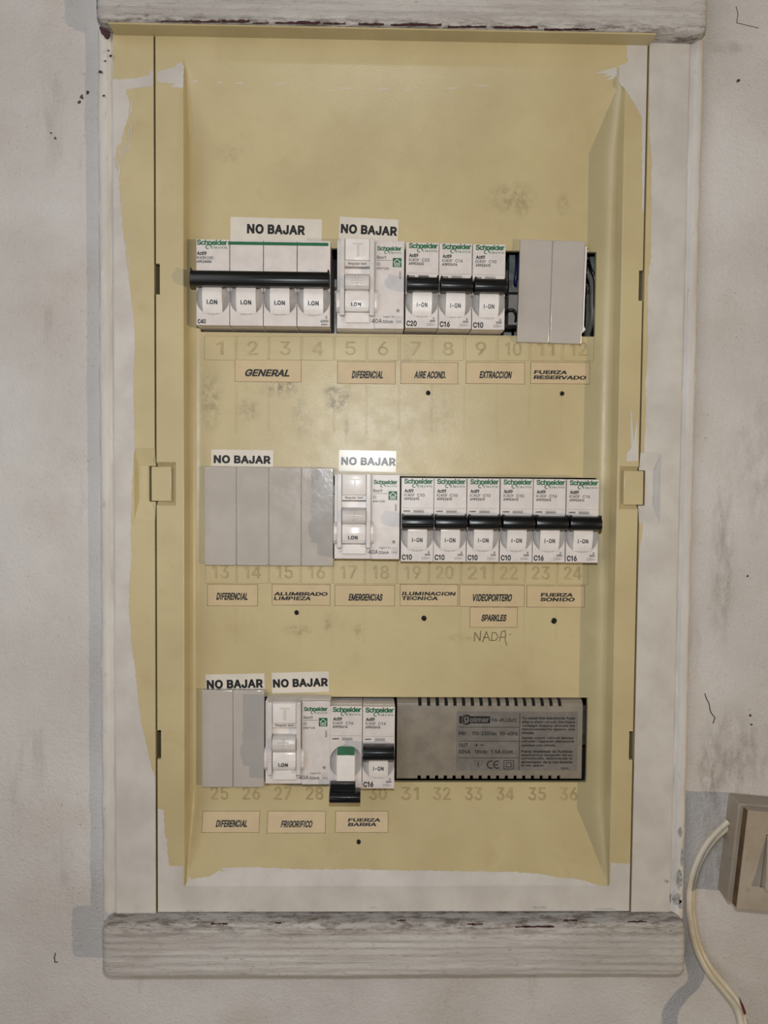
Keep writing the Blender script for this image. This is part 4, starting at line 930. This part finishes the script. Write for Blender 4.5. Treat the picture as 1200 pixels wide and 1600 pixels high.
# ------------------------------------------------------------------ four pole main breaker
e = empty('main_circuit_breaker', 0, 0, 0)
for k in range(4):
    x = (k - 1.5) * 17.95
    mb = MB(); pole(mb, x, 8.8); guard(mb, x); mb.build('pole_body', e)
    rocker_mesh(x, True, 'I.ON', .045).build('rocker', e)
handle_mesh(-37.4, 35.6, .6, 8.2).build('handle', e)
y = YF - .07; mb = MB(); logo(mb, -35.4, -19.2, 19.5, 22.4, y, M['green'])
mb.box(-18.8, 34.6, y - .03, y + .05, 19.9, 21.6, M['green']); mb.build('logo', e)
mb = MB()
mb.text('Acti9', -35.4, -30.2, 14.2, 16.2, y, M['ink'], bold=.03); mb.text('iK60N C40', -35.5, -26.6, 12.1, 13.7, y, M['softink'], bold=.015)
mb.text('A9K24440', -35.5, -27.6, 10.1, 11.6, y, M['ink'], bold=.02)
mb.text('C40', -35.0, -30.6, -22.0, -19.6, y, M['ink'], bold=.03)
mb.text('3', 33.2, 34.2, -18.6, -17.2, y, M['softink'], bold=.02); mb.text('6000', 30.6, 34.8, -20.6, -19.2, y, M['softink'], bold=.02); mb.text('400V~', 31.0, 34.8, -22.2, -21.2, y, M['ink'], bold=.02)
mb.build('printed_text', e)
place(e, 411.5, 442.0, FL + YF, FL)
tag(e, 'four-pole white main breaker with one wide black handle, left end of the top row', 'circuit breaker')

# ------------------------------------------------------------------ residual current devices
def make_rcd():
    e = empty('residual_current_device', 0, 0, 0); K = 2.875
    X = lambda px: (px - 579) / K
    Zp = lambda py: (444 - py) / K
    mb = MB()
    mb.box(X(527.3), X(630.7), YF + 4, 38, -23.6, 23.6, M['white'], .3)
    mb.box(X(586), X(630.7), YF, YF + 5, -23.4, 23.4, M['white'], .35)                         # plain right half
    mb.box(X(527.3), X(586.2), YF + 1.0, YF + 5, -23.4, Zp(487), M['white'], .3)
    mb.box(X(527.3), X(532), YF + 1.0, YF + 5, Zp(487), 23.4, M['white'], .3)
    mb.box(X(532), X(539), YF - 3, YF + 5, Zp(493), 23.6, M['rail'], .35)                      # raised rails either side of the controls
    mb.box(X(577.5), X(584.5), YF - 3, YF + 5, Zp(493), 23.6, M['rail'], .35)
    mb.box(X(539), X(577.5), YF - 1.6, YF + 5, Zp(418), 23.6, M['white'], .2)
    mb.box(X(539), X(577.5), YF + 1.5, YF + 5, Zp(456), Zp(418), M['slot'])
    mb.box(X(539), X(577.5), YF + .6, YF + 3, Zp(430), Zp(420), M['white2'], .1, 1)
    mb.box(X(540), X(577), YF - .8, YF + 5, Zp(503), Zp(487.5), M['white2'], .3)
    mb.build('body', e)
    for sg in (-1, 1):                                                                         # drum ends beside the rails
        mb = MB(); xc = X(529.5) if sg < 0 else X(587)
        pr = [(YF + 3, Zp(452)), (YF - .6, Zp(453)), (YF - 2.2, Zp(459)), (YF - 2.7, Zp(470)), (YF - 2.2, Zp(481)), (YF - .6, Zp(487)), (YF + 3, Zp(488))]
        mb.prism(pr, xc - 1.1, xc + 1.1, M['white'], .25, axis='x'); mb.build('drum_end', e)
    mb = MB(); mb.box(X(540), X(577), YF - 3.2, YF + 2, Zp(409.5), Zp(377), M['white2'], .45, 3)
    mb.text('T', X(552), X(567), Zp(404), Zp(384), YF - 3.2 + .02, M['rail'], depth=.4)
    mb.build('test_button', e)
    mb = MB()
    pr = [(YF + 3, Zp(455)), (YF - 4.2, Zp(454.5)), (YF - 5.4, Zp(449)), (YF - 5.6, Zp(441)), (YF - 4.6, Zp(434)), (YF - 2.4, Zp(430)), (YF + 3, Zp(429))]
    mb.prism(pr, X(540), X(577), M['rail'], .5, axis='x')
    mb.box(X(557.6), X(559.0), YF - 5.9, YF - 4, Zp(451), Zp(433), M['white'], .15, 1)
    for q in (438, 442, 446): mb.box(X(550), X(567), YF - 5.85, YF - 4, Zp(q + .7), Zp(q - .3), M['white'], .12, 1)
    mb.build('toggle', e)
    mb = MB()
    pr = [(YF + 3, Zp(487)), (YF - 1.6, Zp(486.5)), (YF - 2.6, Zp(480)), (YF - 3.0, Zp(470)), (YF - 2.6, Zp(460)), (YF - 1.8, Zp(454.8)), (YF + 3, Zp(454.6))]
    mb.prism(pr, X(540), X(577), M['white2'], .3, axis='x')
    mb.text('I.ON', X(549.5), X(564.5), Zp(479.5), Zp(473.5), YF - 3.12, M['ink'], bold=.03, space=1.12)
    mb.build('rocker', e)
    y = YF - .07; mb = MB(); logo(mb, X(589), X(626.5), Zp(392.3), Zp(385.3), y, M['green'])
    mb.box(X(612.8), X(626.4), y, y + .05, Zp(417), Zp(403.2), M['green'], 0); mb.build('logo', e)
    mb = MB(); wht = M['white2']; yy = y - .05
    mb.strip([(X(a), Zp(b)) for a, b in ((614.3, 409.8), (619.6, 405), (625, 409.8))], .32, wht, yy)
    mb.strip([(X(a), Zp(b)) for a, b in ((616, 409.5), (616, 415.2), (623.4, 415.2), (623.4, 409.5))], .3, wht, yy)
    mb.strip([(X(a), Zp(b)) for a, b in ((618, 412.6), (618, 411), (621.4, 411), (621.4, 413.2), (618, 413.2))], .28, wht, yy)
    mb.build('house_emblem', e)
    mb = MB(); I, G = M['ink'], M['softink']
    mb.text('Resi9', X(588.5), X(603), Zp(405), Zp(400), y, G, bold=.01); mb.box(X(588), X(611), y, y + .04, Zp(407.3), Zp(406.7), G)
    mb.text('ID', X(588.5), X(593.5), Zp(415.2), Zp(410.2), y, G, bold=.01); mb.text('R9R71240', X(588.3), X(607), Zp(421.2), Zp(417.6), y, G, bold=.012)
    mb.text('003301', X(619), X(630), Zp(430.4), Zp(427.6), y, G, bold=.02, rot=math.pi / 2)
    for k in range(6):
        a = math.pi * k / 3; cx, cz = X(621.6), Zp(483.6)
        mb.strip([(cx, cz), (cx + 1.15 * math.cos(a), cz + 1.15 * math.sin(a))], .16, G, y)
    mb.ring(X(621.6), Zp(483.6), .55, .72, y, G, 12)
    mb.text('Type F SI', X(598.5), X(616), Zp(495), Zp(491.6), y, G, bold=.012)
    mb.text('40A', X(581.5), X(597), Zp(503), Zp(496.3), y, G, bold=.012); mb.text('30mA', X(598), X(614.3), Zp(503), Zp(498.2), y, G, bold=.018)
    mb.strip([(X(a), Zp(b)) for a, b in ((618.4, 492.4), (627.4, 492.4), (627.4, 502.6), (618.4, 502.6), (618.4, 492.4))], .13, M['palegrey'], y)
    mb.text('DC', X(620), X(626), Zp(496.6), Zp(493.8), y, M['palegrey']); mb.text('10000', X(619.3), X(626.7), Zp(501.6), Zp(498.4), y, M['palegrey'], bold=.02)
    mb.text('Regular test', X(544.5), X(572.5), Zp(416.6), Zp(411.8), YF - 1.6 - .06, G, bold=.012)
    mb.build('printed_text', e)
    return e
rcd = make_rcd()
for i, (px, py, label) in enumerate(((579, 444.5, 'white residual current device with test button in the top row, beside the four-pole breaker'),
                                     (573.5, 807.5, 'white residual current device in the middle row, below the glossy NO BAJAR sticker'),
                                     (465.0, 1161.0, 'white residual current device in the bottom row, beside the switched-off breaker'))):
    o = rcd if i == 0 else copy_tree(rcd)
    place(o, px, py, FL + YF, FL); tag(o, label, 'residual current device', 'residual current devices')
    if i: o.scale = (.985, 1, .985)

# ------------------------------------------------------------------ blanking plates
def blank(px0, px1, py0, py1, n, label, rot=0.0, torn=False):
    yb = FL - 3.4; (xa, _), (xb, _) = pix(px0, (py0 + py1) / 2, yb), pix(px1, (py0 + py1) / 2, yb)
    za, zb = pix((px0 + px1) / 2, py1, yb)[1], pix((px0 + px1) / 2, py0, yb)[1]
    e = empty('blanking_plate', (xa + xb) / 2, FL, (za + zb) / 2); e.rotation_euler = (0, -rot, 0)
    W, H = (xb - xa) / 2, (zb - za) / 2; mb = MB(); st = 2 * W / n
    for k in range(n):
        mb.box(-W + st * k + .2, -W + st * (k + 1) - .2, -3.4, -.1, -H, H, M['blank'], .5, 2)
    mb.box(-W + .6, W - .6, -2.7, -.06, -H + .6, H - .6, M['blank'])
    mb.build('plate', e)
    if torn:
        r = random.Random(4); pts = [(W - .1, H - 3)]; z = H - 3
        while z > -H + 7:
            pts.append((W + r.uniform(.7, 1.7), z)); z -= r.uniform(.5, 1.1)
        pts.append((W - .1, -H + 6)); mb = MB()
        mb.prism(pts, -3.3, -1.2, M['white2'], 0); tag(mb.build('torn_edge', e), 'torn white plastic edge')
    return tag(e, label, 'blanking plate', 'blanking plates')
blank(810, 912.3, 375, 536, 2, 'pale grey two-module blank plate with torn right edge, leaning over the top row opening', rot=-.019, torn=True)
blank(318.5, 521.5, 730, 884, 4, 'wide glossy grey blank plate of four strips at the left of the middle row', rot=0.0)
blank(314.5, 413.5, 1078.5, 1230.5, 2, 'pale grey two-strip blank plate at the left of the bottom row', rot=0.0)

# ------------------------------------------------------------------ power supply
YP = -4.0
e = empty('power_supply_unit', 0, 0, 0)
K = 2.838; PX = lambda px: (px - 765) / K
PZ = lambda py: (1154.5 - py) / K
xa, xb, za, zb = PX(617.5), PX(913), PZ(1219.5), PZ(1090)
mb = MB()
top_n = [692 + k * 14.15 for k in range(-3, 15)]
# face plate with a comb of vents bitten out of its rounded upper and lower edges
sl = [PX(653.5 + k * 13.95) for k in range(17)]
edge_top, edge_bot = [], []
for s_ in sl:
    edge_top += [(s_ - .95, zb + 3), (s_ - .95, zb - 4.2), (s_ + .95, zb - 4.2), (s_ + .95, zb + 3)]
    edge_bot += [(s_ - 1.2, za), (s_ - .75, za + 2.0), (s_ + .75, za + 2.0), (s_ + 1.2, za)]
def psu_front():
    # rows across the bulged top edge: (z, y)
    rows = [(zb, 9.0), (zb - .3, 2.0), (zb - 1.2, .2 + YP * .55), (zb - 2.6, YP * .85), (zb - 4.2, YP), (0, YP), (za + 2.1, YP), (za + .5, YP + .2), (za, YP + .8), (za, 9)]
    xsn = [xa]
    for s_ in sl: xsn += [s_ - .95, s_ + .95]
    xsn += [xb]; b = bmesh.new()
    g = [[b.verts.new((x, y, z)) for x in xsn] for z, y in rows]
    for j in range(len(rows) - 1):
        for i in range(len(xsn) - 1):
            vent = i % 2 == 1
            if vent and (1 <= j <= 3 or 6 <= j <= 8): continue
            b.faces.new((g[j][i], g[j][i + 1], g[j + 1][i + 1], g[j + 1][i]))
    be = [e_ for e_ in b.edges if len(e_.link_faces) == 1]
    r = bmesh.ops.extrude_edge_only(b, edges=be); bmesh.ops.translate(b, verts=[v for v in r['geom'] if isinstance(v, bmesh.types.BMVert)], vec=(0, 1.6, 0))
    bmesh.ops.recalc_face_normals(b, faces=b.faces[:]); mb.take(b, M['psu'])
psu_front()
mb.box(xa, xa + .8, YP + .6, 36, za, zb - 3, M['psu']); mb.box(xb - .8, xb, YP + .6, 36, za, zb - 3, M['psu'])
mb.build('housing', e)
mb = MB(); mb.box(xa + 1, xb - 1, YP + 6.5, 34, za + 1, zb - 1, M['dark']); mb.build('inner_casing', e)
mb = MB(); mb.box(PX(712.5), PX(905.5), YP - .14, YP + .05, PZ(1205.5), PZ(1110.5), M['psu_label'], .06, 1)
lab = mb.build('rating_label', e)
mb = MB(); y = YP - .21; I = M['ink']
tx = lambda s_, a, b, c_, d_, bold=.012, mat=I, yy=y: mb.text(s_, PX(a), PX(b), PZ(d_), PZ(c_), yy, mat, bold=bold)
mb.box(PX(716), PX(765.5), y, y + .04, PZ(1129.4), PZ(1117.8), I); mb.disc(PX(727.3), PZ(1123.6), 3.05, 3.05, y - .01, I, 24)
L = M['psu_label']; y2 = y - .06
mb.ring(PX(727.3), PZ(1123.6), 2.35, 2.6, y2, L, 24, math.pi * .5, math.pi * 1.5)
mb.text('g', PX(723.5), PX(731), PZ(1128.8), PZ(1119), y2, L, bold=.016); mb.text('olmar', PX(733), PX(763.5), PZ(1127.4), PZ(1119.6), y2, L, bold=.016)
tx('FA-PLUS/C', 768, 807.5, 1121, 1127.6, .018)
tx('PRI', 715.8, 726.5, 1142.6, 1148.6, .018); tx(':', 728.6, 729.4, 1144, 1148.6); tx('110-230Vac', 737, 776, 1142.4, 1148.6, .018); tx('50-60Hz', 781.5, 810, 1142.4, 1148.6, .018)
tx('OUT', 716, 730.6, 1161.4, 1167.2, .018); tx('+', 741.5, 746.5, 1162, 1167, .02); tx('~', 750, 755.5, 1163.4, 1165.4, .03)
tx('30VA', 715.6, 734.6, 1172, 1178.2, .018); tx('18Vdc', 741.5, 762, 1172, 1178.2, .018); tx('1.5A Cont.', 767.5, 804, 1172, 1178.2, .018)
for q in (1135.4, 1158, 1185): mb.box(PX(716), PX(812.6), y, y + .04, PZ(q + .4), PZ(q - .4), I)
mb.box(PX(812.2), PX(813), y, y + .04, PZ(1204.5), PZ(1113), I)
mb.strip([(PX(a), PZ(b)) for a, b in ((739.5, 1190), (755, 1190), (747.3, 1202), (739.5, 1190))], .22, M['softink'], y)
tx('!', 746.5, 748.2, 1191.5, 1198.5, .03)
for cx in (767.6, 777.8): mb.ring(PX(cx), PZ(1195.8), 1.75, 2.35, y, I, 18, math.radians(62), math.radians(298))
mb.box(PX(773.5), PX(778.5), y, y + .04, PZ(1196.7), PZ(1194.9), I)
for (a, b, c_, d_) in ((788.3, 803.6, 1189.2, 1203), (792, 800, 1192.6, 1199.6)): mb.strip([(PX(p), PZ(q)) for p, q in ((a, c_), (b, c_), (b, d_), (a, d_), (a, c_))], .36, I, y)
lines = [('To reset the electronic fuse', 1118.4, 901), ('after a short-circuit, the mains', 1125, 901), ('voltage supply should be', 1131, 901), ('disconnected for approx. one', 1136.6, 901), ('minute.', 1142, 836),
         ('Après court-circuit laisser', 1150.6, 900), ("refroidir l'appareil débranché", 1156.2, 900), ('pendant une minute.', 1162.6, 871),
         ('Para resetear el fusible', 1172, 898), ('electrónico después de un', 1178.3, 898), ('cortocircuito, desconectar el', 1183.6, 898), ('alimentador de la red durante', 1189.2, 898), ('un min. approx.', 1195, 853)]
for s_, t_, xe in lines: mb.text(s_, PX(815.8), PX(xe), PZ(t_ + 4.6), PZ(t_), y, I, bold=.022)
tx('04/04', 880, 892, 1200, 1203.6)
mb.build('lettering', lab)
place(e, 765, 1154.5, FL + YP, FL)
tag(e, 'grey power supply with vent slots and a printed rating label in the bottom row', 'power supply')

# ------------------------------------------------------------------ stickers
def sticker(name, cat, label, rect, texts, mat, group, rot=0.0, bold=.02, shear=0.0, border=0.0, space=1.0, edge=True, yoff=0.0):
    x0, y0, x1, y1 = rect
    def surf(a, b):                      # cover floor or its lower slope
        if b < 1263: x, z = pix(a, b, FL); return x, FL, z
        q = pix_plane(a, b, (0, 0, ZB), Vector((0, ZBS - ZB, -FL)).normalized()); return q.x, q.y, q.z
    cx, cy = (x0 + x1) / 2, (y0 + y1) / 2
    X, Y, Z = surf(cx, cy); slope = math.atan2(FL, ZBS - ZB) if y0 > 1263 else 0.0
    k = (surf(x1, cy)[0] - surf(x0, cy)[0]) / (x1 - x0); kz = (surf(cx, y0)[2] - surf(cx, y1)[2]) / (y1 - y0) / math.cos(slope)
    e = empty(name, X, Y, Z); e.rotation_euler = (-slope, -rot, 0)
    W, H = (x1 - x0) / 2 * k, (y1 - y0) / 2 * kz; th = .16
    mb = MB()
    mb.box(-W, W, -th, -.02, -H, H, mat)
    if edge:
        bw = .26
        for (a, b, c_, d_) in ((-W, W, H - bw, H), (-W, W, -H, -H + bw), (-W, -W + bw, -H, H), (W - bw, W, -H, H)): mb.box(a, b, -th - .02, -.03, c_, d_, M['edge'])
    mb.build('paper', e)
    mb = MB()
    for (s_, a, b, c_, d_) in texts:
        mb.text(s_, (a - cx) * k, (c_ - cx) * k, (cy - d_) * kz, (cy - b) * kz, -th - .07, M['gloss_ink'] if mat is M['foil'] else M['ink'], bold=bold, shear=shear, space=space)
    mb.build('lettering', e)
    return tag(e, label, cat, group)
NB = 'NO BAJAR'; G1 = 'NO BAJAR stickers'; G2 = 'circuit name labels'
st = lambda lab, rect, t, rot, mat='tape': sticker('warning_sticker', 'sticker', lab, rect, [(NB,) + t], M[mat], G1, rot, .042, 0, space=1.08, edge=False)
st('white NO BAJAR sticker above the four-pole main breaker in the top row', (360, 341, 503, 385), (386, 351, 476.5, 366.5), math.radians(-.8))
st('white NO BAJAR sticker above the residual current device in the top row', (530, 341, 622, 381), (532.5, 352, 620.5, 367), math.radians(-2.2))
st('white NO BAJAR sticker above the four-strip blank plate in the middle row', (330, 703, 427, 729), (334, 711.5, 423, 724.5), math.radians(-.3))
st('glossy NO BAJAR sticker above the residual current device in the middle row', (529.5, 704, 619, 737), (533, 714.5, 618.5, 727.5), math.radians(-.5), 'foil')
st('white NO BAJAR sticker above the blank plate in the bottom row', (321.5, 1053, 413.5, 1079), (323, 1061.5, 411, 1075.5), math.radians(1.4))
st('white NO BAJAR sticker above the residual current device in the bottom row', (425, 1050, 514, 1082), (426.5, 1060, 512.5, 1073.5), math.radians(1.8))
def lb(label, rect, *t, wide=False):
    sticker('circuit_label', 'label', label, rect, list(t), M['paper'], G2, 0.0, .034, .28 if not wide else (.12 if wide == 1 else .2))
lb('cream label reading GENERAL under the main breaker', (367, 561, 471, 597), ('GENERAL', 383, 577, 452.5, 588.5))
lb('cream label reading DIFERENCIAL below the top row numbers 5 and 6', (527, 565, 618, 600), ('DIFERENCIAL', 549.5, 579.5, 598.5, 591.5))
lb('cream label reading AIRE ACOND. in the top row of labels', (626, 566, 716, 600), ('AIRE ACOND.', 647, 580, 696.5, 591.5))
lb('cream label reading EXTRACCION in the top row of labels', (728, 566, 820, 600), ('EXTRACCION', 749, 580, 800, 591.5))
lb('cream label reading FUERZA RESERVADO at the right end of the top labels', (829, 566, 921.5, 600), ('FUERZA', 834, 579, 885.5, 585), ('RESERVADO', 833.5, 586.8, 916, 593), wide=1)
lb('cream label reading DIFERENCIAL below the middle row numbers 13 and 14', (324, 913, 403, 947), ('DIFERENCIAL', 338, 926, 387, 937.5))
lb('cream label reading ALUMBRADO LIMPIEZA', (425, 913, 516, 946), ('ALUMBRADO', 428, 925, 512, 930.8), ('LIMPIEZA', 428, 932, 485.5, 937.8), wide=1)
lb('cream label reading EMERGENCIAS', (523, 914, 617, 947), ('EMERGENCIAS', 544.5, 927.5, 598, 938.8))
lb('cream label reading ILUMINACION TECNICA', (625, 913, 715.5, 947), ('ILUMINACION', 628, 924.5, 712, 930.6), ('TECNICA', 628, 931.8, 684, 937.8), wide=1)
lb('cream label reading VIDEOPORTERO', (718, 914, 819.5, 948), ('VIDEOPORTERO', 739, 928, 800, 939.6))
lb('cream label reading FUERZA SONIDO', (823, 915, 913.5, 949), ('FUERZA', 844.5, 926.5, 894.5, 932.4), ('SONIDO', 844, 933.6, 898, 939.6), wide=1)
lb('small cream label reading SPARKLES, stuck under VIDEOPORTERO', (734, 948.6, 808.5, 980.5), ('SPARKLES', 752, 960, 791.5, 970.8))
lb('cream label reading DIFERENCIAL below the bottom row numbers 25 and 26', (316, 1267, 405.5, 1301), ('DIFERENCIAL', 337.5, 1281, 386.5, 1292.5))
lb('cream label reading FRIGORIFICO', (418, 1267, 509, 1302), ('FRIGORIFICO', 439, 1282, 488.5, 1293))
lb('cream label reading FUERZA BARRA', (524, 1267, 606.5, 1301), ('FUERZA', 543.5, 1278.5, 594, 1284), ('BARRA', 543.5, 1285.4, 588, 1291), wide=1)

# ------------------------------------------------------------------ loose wires in the open slot of the top row
def wire(name, pts, r, mat, label, cat='wire', seg=10):
    P = spline([(pix(a, b, FL + d)[0], FL + d, pix(a, b, FL + d)[1]) for a, b, d in pts], 6)
    o = Vector(P[-1]); mb = MB(); mb.tube([p - o for p in P], r, mat, seg)
    ob = mb.build(name, angle=60); ob.location = V(*o); return tag(ob, label, cat)
wire('wire', [(917, 370, 32), (916, 410, 22), (918, 425, 16), (925, 441, 13), (926, 475, 13), (925, 500, 15), (918, 525, 22), (914, 560, 34)], 1.7, M['grey_sheath'], 'grey cable bent through the gap at the right end of the top row opening', 'cable')
wire('wire', [(913, 372, 30), (918, 402, 15), (923, 420, 9), (929, 436, 9), (929, 480, 12), (927, 520, 20), (920, 560, 34)], .9, M['black'], 'black wire beside the grey cable at the right end of the top row opening')
wire('wire', [(924, 372, 36), (925, 395, 24), (926, 425, 22), (927, 470, 24)], 2.1, M['clear'], 'pale grey sheath deep behind the black wire, right end of the top row opening', 'cable')
wire('wire', [(812, 380, 22), (809, 410, 12), (805, 444, 12), (806, 470, 30)], 1.1, M['blue_sheath'], 'dark blue wire in the gap left of the top row blank plate')
wire('wire', [(789, 512, 30), (788, 494, 14), (793, 486, 9), (801, 484, 8), (806, 490, 8), (806, 500, 12), (801, 512, 24), (803, 535, 40)], .8, M['black'], 'glossy black wire loop low in the gap left of the top row blank plate')
mb = MB(); x, z = pix(802, 454, FL + 16)
mb.box(-3.0, 3.0, -3, 8, -1.6, 5.2, M['clear'], .5); mb.box(-3.0, 3.0, -2, 10, -20, -2.6, M['slot'], .5); mb.tube([(0, -3.4, 2), (0, -2, 2)], 1.3, M['steel'], 12)
mb.box(-2.2, 1.4, 2, 10, 5.6, 21, M['clear'], .4)
mb.box(-2.5, 2.5, 8, 26, -14, 14, M['slot'], .4)
ob = mb.build('terminal_block'); ob.location = V(x, FL + 16, z); tag(ob, 'dusty grey terminal block on the rail in the gap of the top row', 'terminal block')

# ------------------------------------------------------------------ light switch and its cable
th = math.radians(-5.2); HX, HZ = 27.6, 27.6
bx, bz = pix(1129, 1313, WALL)      # middle of its left back edge
cxw, czw = bx + HX * math.cos(th), bz + HX * math.sin(th)
sw = empty('light_switch', cxw, WALL, czw); sw.rotation_euler = (0, -th, 0)
mb = MB(); mb.box(-HX, HX, -14.0, -.05, -HZ, HZ, M['switch'], .8, 2, taper=.5); mb.build('back_box', sw)
mb = MB(); mb.box(-HX + 2.0, HX - 2.0, -16.6, -13.6, -HZ + 2.0, HZ - 2.0, M['switch_gap']); mb.build('spacer', sw)
mb = MB()
rx0, rx1, rz0, rz1 = -15.5, 15.5, -14.5, 14.5; px_, pz_ = HX - .8, HZ - .8
for (a, b, c_, d_) in ((-px_, rx0, -pz_, pz_), (rx1, px_, -pz_, pz_), (rx0, rx1, rz1, pz_), (rx0, rx1, -pz_, rz0)):
    mb.box(a, b, -21.5, -16.4, c_, d_, M['switch'])
b = mb.bm; bmesh.ops.remove_doubles(b, verts=b.verts[:], dist=.01)
mb.build('cover_plate', sw)
mb = MB(); mb.box(-px_ - .08, -px_ + .3, -20.9, -16.5, -pz_ - .05, pz_ - .3, M['switch_gap']); mb.box(-px_ + .3, px_, -20.6, -16.5, -pz_ - .08, -pz_ + .3, M['switch_gap'])  # brown skins: old stain plus the side's shade put into the colour
tag(mb.build('stained_shaded_edge', sw), 'brown stained and shade-coloured edge of the cover plate')
mb = MB()
pr = [(-16, 14.0), (-21.6, 14.0), (-22.6, 10), (-24.6, -5), (-26.6, -14.0), (-16, -14.0)]
mb.prism(pr, -14.9, 14.9, M['switch'], .5, axis='x'); mb.build('rocker', sw)
tag(sw, 'square cream surface-mounted light switch at the lower right, cut by the frame edge', 'light switch')

path = [(1140, 1286, .4), (1118, 1306, .5), (1100, 1330, .6), (1086, 1362, .8), (1079, 1400, .8), (1081, 1440, .8), (1090, 1480, .6), (1108, 1515, -1.5), (1132, 1544, -6), (1152, 1570, -12), (1161, 1600, -18), (1163, 1640, -22), (1163, 1690, -20), (1160, 1760, -12), (1156, 1850, -4), (1155, 1960, .3), (1155, 2100, .4)]
P = spline([(pix(a, b, WALL - 4 + d)[0], WALL - 4 + d, pix(a, b, WALL - 4 + d)[1]) for a, b, d in path], 8)
o0 = P[-1]; mb = MB()
for sg in (-1, 1):
    Q = []
    for i, p in enumerate(P):
        t = (P[min(i + 1, len(P) - 1)] - P[max(i - 1, 0)]).normalized()
        nrm = t.cross(Vector((0, 1, 0))).normalized()
        f = i / len(P); tw = math.radians(18 + 22 * math.sin(f * 5)); 
        off = nrm * math.cos(tw) + nrm.cross(t) * math.sin(tw)
        Q.append(p + off * sg * 1.55 - o0)
    mb.tube(Q, 1.75, M['cable'], 12)
ob = mb.build('cable', angle=60); ob.location = V(*o0)
tag(ob, 'old cream twin cable curving from the light switch down past the ledge', 'cable')
